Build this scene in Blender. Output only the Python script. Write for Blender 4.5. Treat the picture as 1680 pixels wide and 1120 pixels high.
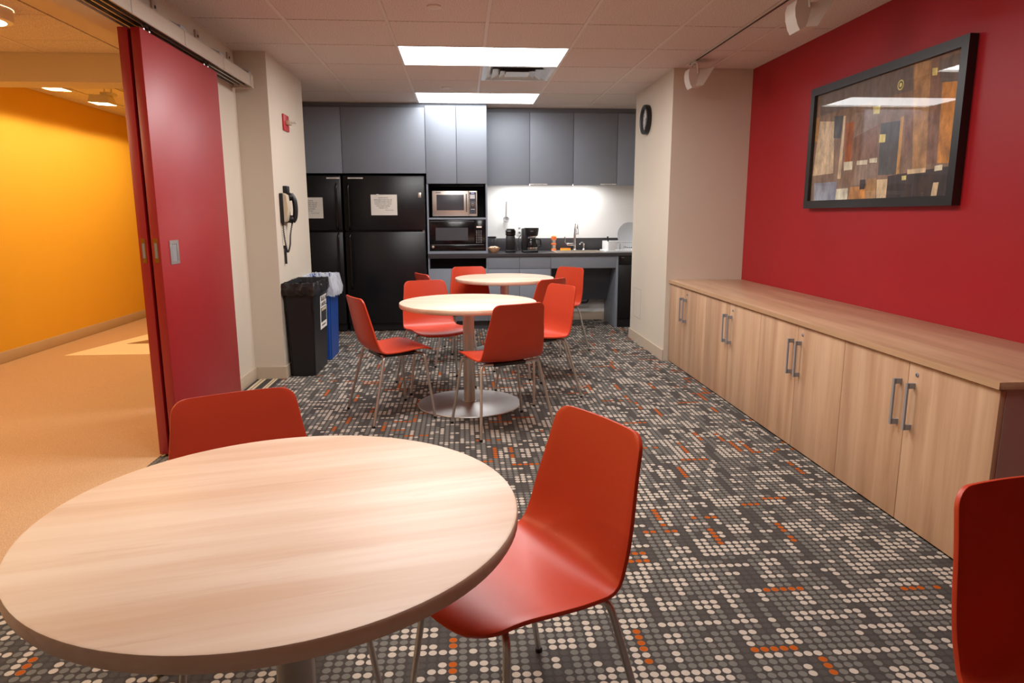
import bpy, bmesh, math, random
from mathutils import Vector, Matrix
random.seed(7)
PI = math.pi
for o in list(bpy.data.objects): bpy.data.objects.remove(o)
S = bpy.context.scene
COL = S.collection

# ------------------------------------------------------------------ camera
YAW, PIT, ROL = math.radians(4.15), math.radians(10.46), math.radians(-.15)
CAM_H = 1.27
fw = Vector((math.sin(YAW)*math.cos(PIT), math.cos(YAW)*math.cos(PIT), -math.sin(PIT)))
rt = Vector((math.cos(YAW), -math.sin(YAW), 0)); up = rt.cross(fw)
r2 = math.cos(ROL)*rt + math.sin(ROL)*up; u2 = -math.sin(ROL)*rt + math.cos(ROL)*up
cd = bpy.data.cameras.new('camera'); cam = bpy.data.objects.new('camera', cd); COL.objects.link(cam)
cd.sensor_width = 36; cd.lens = 24; cd.clip_start = .05; cd.clip_end = 100
cam.matrix_world = Matrix(((r2.x, u2.x, -fw.x, 0), (r2.y, u2.y, -fw.y, 0), (r2.z, u2.z, -fw.z, CAM_H), (0, 0, 0, 1)))
S.camera = cam

# ------------------------------------------------------------------ world, exposure
W = bpy.data.worlds.new('world'); S.world = W; W.use_nodes = True
W.node_tree.nodes['Background'].inputs[0].default_value = (.9, .85, .8, 1)
W.node_tree.nodes['Background'].inputs[1].default_value = .05
S.view_settings.view_transform = 'Standard'; S.view_settings.look = 'None'
S.view_settings.exposure = 0.18; S.view_settings.gamma = 1.0
S.view_settings.use_curve_mapping = False
TROFFER = 17.0          # radiance of the fluorescent lenses
HALL_SPOT = 21.0       # watts of each warm track lamp in the corridor
HALL_DOWN = 27.0        # radiance of the corridor downlights
WARM = (1.0, .74, .42)

# ------------------------------------------------------------------ materials
def srgb(r, g, b):
    f = lambda c: (c/255/12.92 if c/255 <= .04045 else ((c/255+.055)/1.055)**2.4)
    return (f(r), f(g), f(b), 1)
class NT:
    def __init__(s, name):
        s.m = bpy.data.materials.new(name); s.m.use_nodes = True; s.t = s.m.node_tree
        s.b = s.t.nodes['Principled BSDF']; s.out = s.t.nodes['Material Output']
    def n(s, typ, **kw):
        x = s.t.nodes.new(typ)
        for k, v in kw.items(): setattr(x, k, v)
        return x
    def l(s, a, b): s.t.links.new(a, b)
    def math(s, op, a, b=None, c=None):
        x = s.n('ShaderNodeMath', operation=op)
        for i, v in enumerate((a, b, c)):
            if v is None: continue
            if isinstance(v, (int, float)): x.inputs[i].default_value = v
            else: s.l(v, x.inputs[i])
        return x.outputs[0]
    def vec(s, x, y, z):
        c = s.n('ShaderNodeCombineXYZ')
        for i, v in enumerate((x, y, z)):
            if isinstance(v, (int, float)): c.inputs[i].default_value = v
            else: s.l(v, c.inputs[i])
        return c.outputs[0]
    def white(s, x, y, z):
        w = s.n('ShaderNodeTexWhiteNoise', noise_dimensions='3D'); s.l(s.vec(x, y, z), w.inputs['Vector']); return w.outputs['Value']
    def mix(s, f, a, b):
        x = s.n('ShaderNodeMix', data_type='RGBA')
        for i, v in ((0, f), (6, a), (7, b)):
            if isinstance(v, (int, float)): x.inputs[i].default_value = v
            elif isinstance(v, tuple): x.inputs[i].default_value = v
            else: s.l(v, x.inputs[i])
        return x.outputs[2]
    def noise(s, vec, scale, detail=3, rough=.5):
        x = s.n('ShaderNodeTexNoise'); x.inputs['Scale'].default_value = scale
        x.inputs['Detail'].default_value = detail; x.inputs['Roughness'].default_value = rough
        if vec is not None: s.l(vec, x.inputs['Vector'])
        return x.outputs['Fac']
    def bump(s, h, strength, dist=.002):
        x = s.n('ShaderNodeBump'); x.inputs['Strength'].default_value = strength; x.inputs['Distance'].default_value = dist
        s.l(h, x.inputs['Height']); s.l(x.outputs[0], s.b.inputs['Normal'])
    def obj(s): return s.n('ShaderNodeTexCoord').outputs['Object']
MATS = {}
def plain(name, col, rough=.5, metal=0, spec=.5, var=.06, vscale=6, bump=0, bscale=300, coat=0):
    if name in MATS: return MATS[name]
    k = NT(name); b = k.b
    b.inputs['Roughness'].default_value = rough; b.inputs['Metallic'].default_value = metal
    b.inputs['Specular IOR Level'].default_value = spec; b.inputs['Coat Weight'].default_value = coat
    oc = k.obj()
    f = k.noise(oc, vscale, 2)
    c2 = tuple(c*(1-var*2) for c in col[:3])+(1,); c1 = tuple(min(1, c*(1+var)) for c in col[:3])+(1,)
    k.l(k.mix(f, c2, c1), b.inputs['Base Color'])
    if bump: k.bump(k.noise(oc, bscale, 2), bump)
    MATS[name] = k.m; return k.m
def emit(name, col, strength):
    k = NT(name); k.b.inputs['Base Color'].default_value = (.8, .8, .8, 1)
    k.b.inputs['Emission Color'].default_value = tuple(col[:3])+(1,); k.b.inputs['Emission Strength'].default_value = strength
    MATS[name] = k.m; return k.m
def glass(name, tint=(1, 1, 1, 1), rough=0.02, ior=1.45):
    k = NT(name); t = k.n('ShaderNodeBsdfTransparent'); t.inputs[0].default_value = tint
    g = k.n('ShaderNodeBsdfGlossy'); g.inputs['Roughness'].default_value = rough
    fr = k.n('ShaderNodeFresnel'); fr.inputs[0].default_value = ior
    mx = k.n('ShaderNodeMixShader'); ge = k.n('ShaderNodeNewGeometry'); k.l(k.math('MULTIPLY', fr.outputs[0], k.math('SUBTRACT', 1, ge.outputs['Backfacing'])), mx.inputs[0]); k.l(t.outputs[0], mx.inputs[1]); k.l(g.outputs[0], mx.inputs[2])
    k.l(mx.outputs[0], k.out.inputs['Surface']); MATS[name] = k.m; return k.m
def wood(name, axis, ca, cb, cc, rough=.38, streak=1.0):
    k = NT(name); b = k.b
    oi = k.n('ShaderNodeObjectInfo'); oc = k.obj()
    add = k.n('ShaderNodeVectorMath', operation='ADD'); k.l(oc, add.inputs[0])
    k.l(k.vec(k.math('MULTIPLY', oi.outputs['Random'], 17.3), k.math('MULTIPLY', oi.outputs['Random'], 41.7), k.math('MULTIPLY', oi.outputs['Random'], 9.1)), add.inputs[1])
    def mapped(sl, sw):
        mp = k.n('ShaderNodeMapping'); mp.inputs['Scale'].default_value = tuple(sl if i == axis else sw for i in range(3))
        k.l(add.outputs[0], mp.inputs['Vector']); return mp.outputs[0]
    broad = k.noise(mapped(.8, 11), 1.0, 4, .6)
    fine = k.noise(mapped(2.5, 70), 1.0, 3, .6)
    knot = k.noise(mapped(2.2, 22), 1.0, 4, .6)
    rp = k.n('ShaderNodeValToRGB'); k.l(broad, rp.inputs[0])
    e = rp.color_ramp.elements; e[0].position = .36; e[0].color = cb; e[1].position = .64; e[1].color = ca
    c = k.mix(k.math('MULTIPLY', k.math('SUBTRACT', 1, fine), .42*streak), rp.outputs[0], cb)
    kn = k.n('ShaderNodeMapRange'); kn.inputs[1].default_value = .62; kn.inputs[2].default_value = .78; k.l(knot, kn.inputs[0])
    c = k.mix(k.math('MULTIPLY', kn.outputs[0], .45*streak), c, cc)
    k.l(c, b.inputs['Base Color']); b.inputs['Roughness'].default_value = rough
    k.bump(fine, .05, .001)
    MATS[name] = k.m; return k.m
def brushed(name, col, rough=.3):
    k = NT(name); b = k.b; b.inputs['Metallic'].default_value = 1; oc = k.obj()
    mp = k.n('ShaderNodeMapping'); mp.inputs['Scale'].default_value = (6, 6, 90); k.l(oc, mp.inputs['Vector'])
    f = k.noise(mp.outputs[0], 3, 2)
    k.l(k.mix(f, tuple(c*.85 for c in col[:3])+(1,), col), b.inputs['Base Color'])
    k.l(k.math('ADD', k.math('MULTIPLY', f, .12), rough-.06), b.inputs['Roughness'])
    MATS[name] = k.m; return k.m

def carpet():
    k = NT('dotted_carpet'); b = k.b; oc = k.obj()
    sx = k.n('ShaderNodeSeparateXYZ'); k.l(oc, sx.inputs[0])
    u = k.math('DIVIDE', sx.outputs[0], .0298); v = k.math('DIVIDE', sx.outputs[1], .0288)
    iu, iv = k.math('FLOOR', u), k.math('FLOOR', v)
    fu = k.math('SUBTRACT', k.math('FRACT', u), .5); fv = k.math('SUBTRACT', k.math('FRACT', v), .5)
    d = k.math('SQRT', k.math('ADD', k.math('POWER', k.math('ABSOLUTE', fu), 2), k.math('POWER', k.math('ABSOLUTE', fv), 2)))
    d = k.math('ADD', d, k.math('MULTIPLY', k.math('SUBTRACT', k.noise(oc, 420, 2), .5), .10))
    mr = k.n('ShaderNodeMapRange', interpolation_type='SMOOTHSTEP'); k.l(d, mr.inputs[0])
    mr.inputs[1].default_value = .45; mr.inputs[2].default_value = .37; mr.inputs[3].default_value = 0; mr.inputs[4].default_value = 1
    dot = mr.outputs[0]
    def cell(dx, dy, seed, shift=0):
        a = k.math('ADD', iu, k.math('MULTIPLY', k.math('FLOOR', k.math('MULTIPLY', k.white(iv, 3.3, seed), 4)), shift)) if shift else iu
        X = k.math('FLOOR', k.math('DIVIDE', a, dx)) if dx > 1 else a
        Y = k.math('FLOOR', k.math('DIVIDE', iv, dy)) if dy > 1 else iv
        return k.white(X, Y, seed)
    gt = lambda a, t: k.math('GREATER_THAN', a, t)
    lt = lambda a, t: k.math('LESS_THAN', a, t)
    MX = lambda a, c: k.math('MAXIMUM', a, c)
    AND = lambda a, c: k.math('MULTIPLY', a, c)
    # cream: small blocks, rows and columns of dots, one per four-by-three patch, each row of patches shifted
    by = k.math('FLOOR', k.math('DIVIDE', iv, 3))
    su = k.math('ADD', iu, k.math('FLOOR', k.math('MULTIPLY', k.white(by, 1.7, .3), 8)))
    bx_ = k.math('FLOOR', k.math('DIVIDE', su, 4))
    lx = k.math('SUBTRACT', su, k.math('MULTIPLY', bx_, 4)); ly = k.math('SUBTRACT', iv, k.math('MULTIPLY', by, 3))
    wd = k.math('ADD', .5, k.math('FLOOR', k.math('MULTIPLY', k.white(bx_, by, 11.3), 3.7)))
    ht = k.math('ADD', .5, k.math('FLOOR', k.math('MULTIPLY', k.white(bx_, by, 12.9), 2.5)))
    cream = AND(AND(k.math('LESS_THAN', lx, wd), k.math('LESS_THAN', ly, ht)), gt(cell(1, 1, 7.7), .12))
    cream = MX(cream, gt(cell(1, 2, 8.1), .955))
    grey = MX(gt(cell(2, 8, 5.1), .50), gt(cell(1, 5, 5.9), .66))
    orange = MX(AND(gt(cell(5, 1, 6.1, 1), .974), gt(cell(1, 1, 9.9), .22)), AND(gt(cell(1, 6, 6.7), .974), gt(cell(1, 1, 9.4), .22)))
    base = k.mix(k.noise(oc, 260, 2), srgb(58, 53, 51), srgb(82, 76, 72))
    gcol = k.mix(k.noise(oc, 320, 2), srgb(102, 99, 94), srgb(126, 122, 115))
    ccol = k.mix(k.noise(oc, 380, 2), srgb(170, 158, 145), srgb(208, 195, 180))
    c = k.mix(AND(dot, k.math('ADD', k.math('MULTIPLY', grey, .80), .16)), base, gcol)
    c = k.mix(AND(dot, cream), c, ccol)
    c = k.mix(AND(dot, orange), c, srgb(176, 86, 28))
    k.l(c, b.inputs['Base Color']); b.inputs['Roughness'].default_value = .95; b.inputs['Specular IOR Level'].default_value = .1
    k.bump(k.noise(oc, 500, 2), .35, .003)
    MATS['carpet'] = k.m; return k.m
carpet()
def speckle(name, a, b_, scale=420):
    k = NT(name); oc = k.obj(); f = k.noise(oc, scale, 2, .7)
    mr = k.n('ShaderNodeMapRange'); k.l(f, mr.inputs[0]); mr.inputs[1].default_value = .35; mr.inputs[2].default_value = .65
    k.l(k.mix(mr.outputs[0], a, b_), k.b.inputs['Base Color']); k.b.inputs['Roughness'].default_value = .95; k.b.inputs['Specular IOR Level'].default_value = .1
    k.bump(f, .3, .003); MATS[name] = k.m; return k.m
speckle('hall_carpet', srgb(176, 140, 108), srgb(214, 182, 148), 260)
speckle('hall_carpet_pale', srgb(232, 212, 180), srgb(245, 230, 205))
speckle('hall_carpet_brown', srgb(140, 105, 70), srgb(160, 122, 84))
speckle('ceiling_tile', srgb(196, 184, 176), srgb(240, 230, 222), 150)
plain('wall_paint', srgb(214, 202, 184), .7, var=.02, vscale=2, bump=.08, bscale=180, spec=.25)
plain('red_paint', srgb(164, 28, 35), .42, var=.05, vscale=1.5, bump=.12, bscale=160, spec=.3)
plain('yellow_paint', srgb(232, 184, 62), .6, var=.02, vscale=2, spec=.3)
plain('white_wall', srgb(236, 236, 234), .55, var=.01)
plain('baseboard', srgb(196, 178, 156), .6, var=.03)
plain('ceiling_bar', srgb(226, 216, 206), .5, var=.02)
plain('white_metal', srgb(214, 206, 194), .4, var=.02)
plain('rail_metal', srgb(190, 172, 152), .45, var=.04)
plain('fixture_white', srgb(236, 234, 228), .35, var=.02)
plain('red_door', srgb(166, 20, 27), .40, var=.04, vscale=3, spec=.85)
plain('red_shell', srgb(196, 63, 34), .40, var=.04, vscale=5, bump=.03, bscale=500, spec=.4)
plain('red_plastic', srgb(190, 35, 38), .4)
plain('black_plastic', srgb(22, 21, 24), .42, var=.1)
plain('black_gloss', srgb(14, 14, 17), .16, var=.1)
plain('black_enamel', srgb(17, 16, 20), .3, var=.15, vscale=30, bump=.25, bscale=120)
plain('black_frame', srgb(34, 32, 30), .35, var=.12, vscale=20)
plain('dark_void', srgb(30, 30, 34), .7)
plain('grey_laminate', srgb(138, 145, 156), .5, var=.03, vscale=4, spec=.4)
plain('grey_laminate_dark', srgb(84, 86, 93), .5, var=.04)
plain('counter_laminate', srgb(62, 60, 63), .32, var=.08, vscale=60)
plain('handle_grey', srgb(146, 144, 146), .5, metal=.0, var=.04)
plain('cream_plastic', srgb(205, 188, 160), .45, var=.04)
plain('blue_plastic', srgb(28, 72, 150), .45, var=.05)
plain('orange_plastic', srgb(240, 120, 60), .35)
plain('yellow_sponge', srgb(240, 180, 60), .9, bump=.4, bscale=200)
plain('white_plastic', srgb(235, 236, 238), .35, var=.02)
plain('dish_grey', srgb(196, 202, 208), .4, var=.02)
plain('paper', srgb(238, 232, 222), .7, var=.02)
plain('ink', srgb(40, 36, 34), .7)
plain('brass', srgb(196, 150, 70), .3, metal=1)
plain('chrome', srgb(220, 220, 222), .12, metal=1, var=.02)
plain('bag_black', srgb(30, 29, 31), .28, var=.2, vscale=15)
plain('screen_grey', srgb(74, 74, 80), .3, var=.1, vscale=10)
plain('bowl_peach', srgb(224, 170, 130), .4, var=.06)
plain('nut_tan', srgb(236, 214, 190), .6, var=.1, vscale=40)
plain('threshold_cream', srgb(206, 184, 152), .8)
plain('threshold_dark', srgb(58, 52, 48), .9)
brushed('steel', srgb(206, 204, 200), .42)
brushed('steel_bright', srgb(224, 216, 206), .40)
glass('clear_glass'); glass('smoked_glass', (.34, .33, .33, 1), .03, 1.6); glass('pane_glass', (1, 1, 1, 1), .015, 1.5)
k = NT('clear_bag'); k.b.inputs['Base Color'].default_value = (.8, .83, .88, 1); k.b.inputs['Roughness'].default_value = .25
k.b.inputs['Alpha'].default_value = .62; k.bump(k.noise(k.obj(), 40, 3), .6, .01); MATS['clear_bag'] = k.m
WA, WB, WC = srgb(238, 214, 194), srgb(216, 178, 150), srgb(188, 142, 114)
wood('table_wood', 0, WA, WB, WC, .46, 1.15)
DA, DB, DC = srgb(212, 176, 142), srgb(180, 140, 108), srgb(152, 110, 84)
wood('door_wood', 2, DA, DB, DC, .45); wood('top_wood', 1, DA, DB, DC, .33)
wood('edge_wood', 1, srgb(198, 160, 124), srgb(182, 144, 108), DC, .45, .5)
plain('end_panel', srgb(186, 152, 140), .5, var=.06)
emit('lens_fluorescent', (1.0, .99, .985), TROFFER)
emit('lens_fluorescent_dim', (1.0, .98, .96), TROFFER*.68)
emit('lens_fluorescent_far', (1.0, 1.0, 1.0), TROFFER*.50)
emit('lens_fluorescent_mid', (1.0, .985, .97), TROFFER*1.15)
emit('lens_warm', (1.0, .72, .40), HALL_DOWN)
emit('lens_warm_small', (1.0, .78, .48), 30)
emit('lens_undercabinet', (1.0, .98, .95), 60)
emit('display_blue', (.05, .15, .9), .6)
emit('display_orange', (1, .35, .1), .25)

# ------------------------------------------------------------------ mesh helpers
def box(bm, x0, x1, y0, y1, z0, z1, bev=0, seg=2):
    t = bmesh.new(); bmesh.ops.create_cube(t, size=1)
    for v in t.verts: v.co = Vector(((x0+x1)/2+v.co.x*(x1-x0), (y0+y1)/2+v.co.y*(y1-y0), (z0+z1)/2+v.co.z*(z1-z0)))
    if bev: bmesh.ops.bevel(t, geom=list(t.edges), offset=bev, segments=seg, affect='EDGES', profile=.5)
    merge(bm, t)
def merge(bm, t):
    me = bpy.data.meshes.new('tmp'); t.to_mesh(me); t.free(); bm.from_mesh(me); bpy.data.meshes.remove(me)
def ring_faces(bm, rings, close=True):
    for a, b in zip(rings, rings[1:]):
        n = len(a)
        for i in range(n if close else n-1):
            j = (i+1) % n
            try: bm.faces.new((a[i], a[j], b[j], b[i]))
            except ValueError: pass
def tube(bm, pts, r, seg=10, cap=True, rs=None):
    pts = [Vector(p) for p in pts]; rings = []
    t = (pts[1]-pts[0]).normalized(); n = t.orthogonal().normalized()
    for i, p in enumerate(pts):
        a = pts[max(i-1, 0)]; b = pts[min(i+1, len(pts)-1)]; t2 = (b-a).normalized()
        q = t.rotation_difference(t2); n = (q @ n).normalized(); t = t2; bn = t.cross(n)
        rr = rs[i] if rs else r
        rings.append([bm.verts.new(p+rr*(math.cos(2*PI*k/seg)*n+math.sin(2*PI*k/seg)*bn)) for k in range(seg)])
    ring_faces(bm, rings)
    if cap: bm.faces.new(rings[0][::-1]); bm.faces.new(rings[-1])
def lathe(bm, prof, c=(0, 0, 0), seg=32, axis='z', cap=True):
    rings = []
    for r, h in prof:
        ring = []
        for k in range(seg):
            a = 2*PI*k/seg; x, y = r*math.cos(a), r*math.sin(a)
            p = {'z': (x, y, h), 'x': (h, x, y), 'y': (y, h, x)}[axis]
            ring.append(bm.verts.new(Vector(c)+Vector(p)))
        rings.append(ring)
    ring_faces(bm, rings)
    if cap:
        for rg in (rings[0][::-1], rings[-1]):
            try: bm.faces.new(rg)
            except ValueError: pass
def prism(bm, poly, axis, a, b):
    def P(p, h): return {'x': (h, p[0], p[1]), 'y': (p[0], h, p[1]), 'z': (p[0], p[1], h)}[axis]
    A = [bm.verts.new(P(p, a)) for p in poly]; B = [bm.verts.new(P(p, b)) for p in poly]
    bm.faces.new(A[::-1]); bm.faces.new(B); ring_faces(bm, [A, B])
def smooth_path(pts, n=6):
    P = [Vector(p) for p in pts]; out = []
    for i in range(len(P)-1):
        p0, p1, p2, p3 = P[max(i-1, 0)], P[i], P[i+1], P[min(i+2, len(P)-1)]
        for k in range(n):
            t = k/n
            out.append(.5*((2*p1)+(p2-p0)*t+(2*p0-5*p1+4*p2-p3)*t*t+(3*p1-p0-3*p2+p3)*t**3))
    out.append(P[-1]); return out
def bend(pts, r, n=5):
    P = [Vector(p) for p in pts]; out = [P[0]]
    for i in range(1, len(P)-1):
        a = (P[i-1]-P[i]).normalized(); b = (P[i+1]-P[i]).normalized()
        p1, p2 = P[i]+a*r, P[i]+b*r
        for k in range(n+1):
            t = k/n; out.append((1-t)**2*p1+2*t*(1-t)*P[i]+t*t*p2)
    out.append(P[-1]); return out
def new(): return bmesh.new()
def obj(name, bm, mat, parent=None, smooth=None):
    """mesh in world coordinates; shifted into the (unrotated) parent's frame"""
    me = bpy.data.meshes.new(name); bmesh.ops.recalc_face_normals(bm, faces=bm.faces); bm.to_mesh(me); bm.free()
    o = bpy.data.objects.new(name, me); COL.objects.link(o)
    me.materials.append(MATS[mat] if isinstance(mat, str) else mat)
    off = Vector((0, 0, 0)); p = parent
    while p is not None: off += p.location; p = p.parent
    if parent is not None: o.parent = parent; me.transform(Matrix.Translation(-off))
    if smooth is not None:
        for f in me.polygons: f.use_smooth = True
        try: me.set_sharp_from_angle(angle=math.radians(smooth))
        except Exception: pass
    return o
def B(name, mat, parent, *dims, bev=0):
    bm = new(); box(bm, *dims, bev=bev); return obj(name, bm, mat, parent, 40 if bev else None)
def recenter(o):
    """put the origin of a top-level mesh at its base centre"""
    me = o.data; xs = [v.co for v in me.vertices]
    c = Vector(((min(v.x for v in xs)+max(v.x for v in xs))/2, (min(v.y for v in xs)+max(v.y for v in xs))/2, min(v.z for v in xs)))
    me.transform(Matrix.Translation(-c)); o.location = c; return o
def thing(name, loc, label, cat, group=None, rz=0):
    o = bpy.data.objects.new(name, None); COL.objects.link(o); o.location = loc; o.rotation_euler.z = rz
    o.empty_display_size = .1; o['label'] = label; o['category'] = cat
    if group: o['group'] = group
    return o
def tag(o, label, cat, group=None, re=True):
    o['label'] = label; o['category'] = cat
    if group: o['group'] = group
    if re: recenter(o)
    return o
def struct(o, label=None):
    o['kind'] = 'structure'
    if label: o['label'] = label
    return o
def copy_tree(o, parent=None):
    c = o.copy(); COL.objects.link(c)
    if parent is not None: c.parent = parent
    for ch in list(o.children): copy_tree(ch, c)
    return c
def text(name, s, size, mat, parent, mtx, align='CENTER', extrude=.0004):
    cu = bpy.data.curves.new('t', 'FONT'); cu.body = s; cu.size = size; cu.align_x = align; cu.align_y = 'CENTER'; cu.extrude = extrude; cu.resolution_u = 2
    t = bpy.data.objects.new('t', cu); COL.objects.link(t); bpy.context.view_layer.update()
    me = bpy.data.meshes.new_from_object(t.evaluated_get(bpy.context.evaluated_depsgraph_get()))
    bpy.data.objects.remove(t); bpy.data.curves.remove(cu)
    me.transform(mtx); bm = new(); bm.from_mesh(me); bpy.data.meshes.remove(me)
    return obj(name, bm, mat, parent)
# text frames: facing the camera (-Y), facing right (+X), facing left (-X)
def face_front(x, y, z): return Matrix.Translation((x, y, z)) @ Matrix.Rotation(PI/2, 4, 'X')
def face_right(x, y, z): return Matrix.Translation((x, y, z)) @ Matrix.Rotation(PI/2, 4, 'Z') @ Matrix.Rotation(PI/2, 4, 'X')
def face_left(x, y, z): return Matrix.Translation((x, y, z)) @ Matrix.Rotation(-PI/2, 4, 'Z') @ Matrix.Rotation(PI/2, 4, 'X')

# ------------------------------------------------------------------ room shell
CEIL = 2.455
XL, XR = -1.64, 2.43
YB, YF = 8.28, -1.6
COLX, COLY0, COLY1 = -1.41, 5.40, 6.54       # left pier
PX, PY0, PY1 = 1.76, 5.80, 7.02              # right pier
HX = -4.05                                   # corridor wall
OP0, OP1, OPZ = 1.3, 4.80, 2.185             # opening to the corridor
HW = .11                                     # thickness of the left wall
bm = new(); box(bm, XL, XR+.1, YF-.1, YB+.1, -.06, 0); box(bm, -2.3, XL, COLY1-.05, YB+.1, -.06, 0)
floor = struct(obj('floor', bm, 'carpet'), 'charcoal carpet with cream grey and orange dots')
hall_floor = struct(B('floor', 'hall_carpet', None, HX-.1, XL, YF-.1, 11.1, -.06, -.0005), 'tan speckled corridor carpet')
def flatpoly(name, mat, parent, pts, z0, z1):
    bm = new(); prism(bm, pts, 'z', z0, z1); return obj(name, bm, mat, parent)
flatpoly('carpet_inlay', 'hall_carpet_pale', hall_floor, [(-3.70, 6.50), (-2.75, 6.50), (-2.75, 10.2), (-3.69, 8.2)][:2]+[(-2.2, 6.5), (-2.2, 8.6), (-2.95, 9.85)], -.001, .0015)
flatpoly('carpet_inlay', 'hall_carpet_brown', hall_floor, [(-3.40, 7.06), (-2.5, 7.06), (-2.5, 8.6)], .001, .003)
# walls
wl = new()
box(wl, XL-HW, XL, YF, OP0, 0, CEIL); box(wl, XL-HW, XL, OP0, OP1, OPZ, CEIL); box(wl, XL-HW, XL, OP1, COLY0+.1, 0, CEIL)
struct(obj('wall_left', wl, 'wall_paint'), 'beige left wall with wide corridor opening')
struct(B('wall_left_pier', 'wall_paint', None, XL-HW, COLX, COLY0, COLY1, 0, CEIL), 'beige pier with telephone')
struct(B('wall_left_kitchen', 'wall_paint', None, -2.32, -2.22, COLY1-.02, YB, 0, CEIL))
struct(B('wall_back', 'white_wall', None, -2.32, 2.42, YB, YB+.1, 0, CEIL), 'white kitchen back wall')
struct(B('wall_right', 'red_paint', None, XR, XR+.1, YF, PY0+.05, 0, CEIL), 'red accent wall')
rp = struct(B('wall_right_pier', 'wall_paint', None, PX, XR+.1, PY0, PY1, 0, CEIL), 'beige pier with clock')
struct(B('wall_right_kitchen', 'wall_paint', None, 2.32, 2.42, PY1, YB, 0, CEIL))
struct(B('wall_front', 'wall_paint', None, XL-HW, XR+.1, YF-.1, YF, 0, CEIL))
struct(B('wall_corridor', 'yellow_paint', None, HX-.1, HX, YF-.1, 11, 0, 2.9), 'yellow corridor wall')
struct(B('wall_corridor_end', 'yellow_paint', None, HX, -2.32, 11, 11.1, 0, 2.9))
struct(B('wall_corridor_near', 'wall_paint', None, HX, XL-HW, YF-.1, YF, 0, 2.9))
struct(B('wall_corridor_inner', 'yellow_paint', None, -2.42, -2.32, COLY1-.02, 11, 0, 2.9))
struct(B('wall_corridor_step', 'yellow_paint', None, -2.42, XL-HW, COLY1-.12, COLY1-.02, 0, CEIL))
# access panel on the pier
ap = new()
for a in ((PY1-.40, PY1-.13, .538, .541), (PY1-.41, PY1-.14, .249, .252), (PY1-.40, PY1-.398, .25, .54), (PY1-.13, PY1-.128, .25, .54)): box(ap, PX-.0008, PX+.002, *a)
obj('access_panel_joint', ap, 'handle_grey', rp)
# baseboards
def baseboard(name, *d): return struct(B(name, 'baseboard', None, *d, bev=.003))
baseboard('baseboard_left', XL, XL+.012, OP1, COLY0, 0, .10)
bm = new(); box(bm, XL, COLX+.012, COLY0-.012, COLY0, 0, .10, .002); box(bm, COLX, COLX+.012, COLY0, COLY1, 0, .10, .002)
struct(obj('baseboard_left_pier', bm, 'baseboard'))
bm = new(); box(bm, PX-.012, PX, PY0, PY1+.01, 0, .10, .002); box(bm, PX, 2.3, PY1, PY1+.012, 0, .10, .002)
struct(obj('baseboard_right_pier', bm, 'baseboard'))
baseboard('baseboard_corridor', HX, HX+.012, YF, 11, 0, .10)
baseboard('baseboard_back', 1.0, 1.74, YB-.012, YB, 0, .10)
# striped carpet border along the left wall
tr = struct(B('trim_1', 'threshold_dark', None, XL+.012, XL+.20, OP1-.3, COLY0-.012, 0, .002), 'striped carpet border')
for a, b in ((.035, .055), (.062, .082), (.135, .150), (.156, .172)):
    B('stripe', 'threshold_cream', tr, XL+a, XL+b, OP1-.3, COLY0-.012, .001, .004)
# ------------------------------------------------------------------ ceiling
TS = .6225; RX0 = .181; RY0 = 4.556
ceil_o = struct(B('ceiling', 'dark_void', None, -2.32, 2.5, YF-.1, YB+.1, CEIL+.03, CEIL+.1), 'suspended ceiling of square acoustic tiles')
NY0, NY1 = RY0-TS*5, RY0-TS*4
bm = new(); box(bm, XL, XR, YF, NY0, CEIL, CEIL+.03); box(bm, XL, XR, NY1, RY0-TS*2-.003, CEIL, CEIL+.03)
box(bm, XL, RX0-TS, NY0, NY1, CEIL, CEIL+.03); box(bm, RX0+TS, XR, NY0, NY1, CEIL, CEIL+.03)
obj('near_tile_field', bm, 'ceiling_tile', ceil_o)
xs = [XL]+[RX0+TS*i for i in range(-2, 4)]+[XR]
ys = [RY0+TS*i for i in range(-2, 7)]; ys[-1] = YB
LIGHTS = {(2, 3, 3), (2, 3, 6), (2, 3, 0)}     # (column, column, row) pairs of tiles taken by fixtures
taken = {(2, 3), (3, 3), (2, 6), (3, 6), (2, 0), (3, 0), (3, 4)}
tm = {}
for i in range(len(xs)-1):
    for j in range(len(ys)-1):
        if (i, j) in taken: continue
        g = .006
        w, d = xs[i+1]-xs[i]-.022, ys[j+1]-ys[j]-2*g
        key = (round(w, 3), round(d, 3))
        if key not in tm:
            b = new(); box(b, -w/2, w/2, -d/2, d/2, 0, .02, .002, 1); me = bpy.data.meshes.new('ceiling_tile'); b.to_mesh(me); b.free(); me.materials.append(MATS['ceiling_tile']); tm[key] = me
        o = bpy.data.objects.new('ceiling_tile', tm[key]); COL.objects.link(o); o.parent = ceil_o
        o.location = ((xs[i]+xs[i+1])/2, (ys[j]+ys[j+1])/2, CEIL-.001)
for i, x in enumerate(xs[1:-1]):
    runs = [(ys[1], ys[3]), (ys[4], ys[6]), (ys[7], YB)] if i == 2 else [(ys[0], YB)]
    for a, b_ in runs: B('ceiling_runner', 'ceiling_bar', ceil_o, x-.011, x+.011, a, b_, CEIL-.003, CEIL+.03)
for x in (XL+.006, XR-.006): B('ceiling_runner', 'ceiling_bar', ceil_o, x-.006, x+.006, RY0-TS*2, YB, CEIL-.002, CEIL+.03)
# kitchen side bays
B('ceiling_tile', 'ceiling_tile', ceil_o, -2.22, XL-.002, COLY1, YB, CEIL, CEIL+.02)
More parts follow.
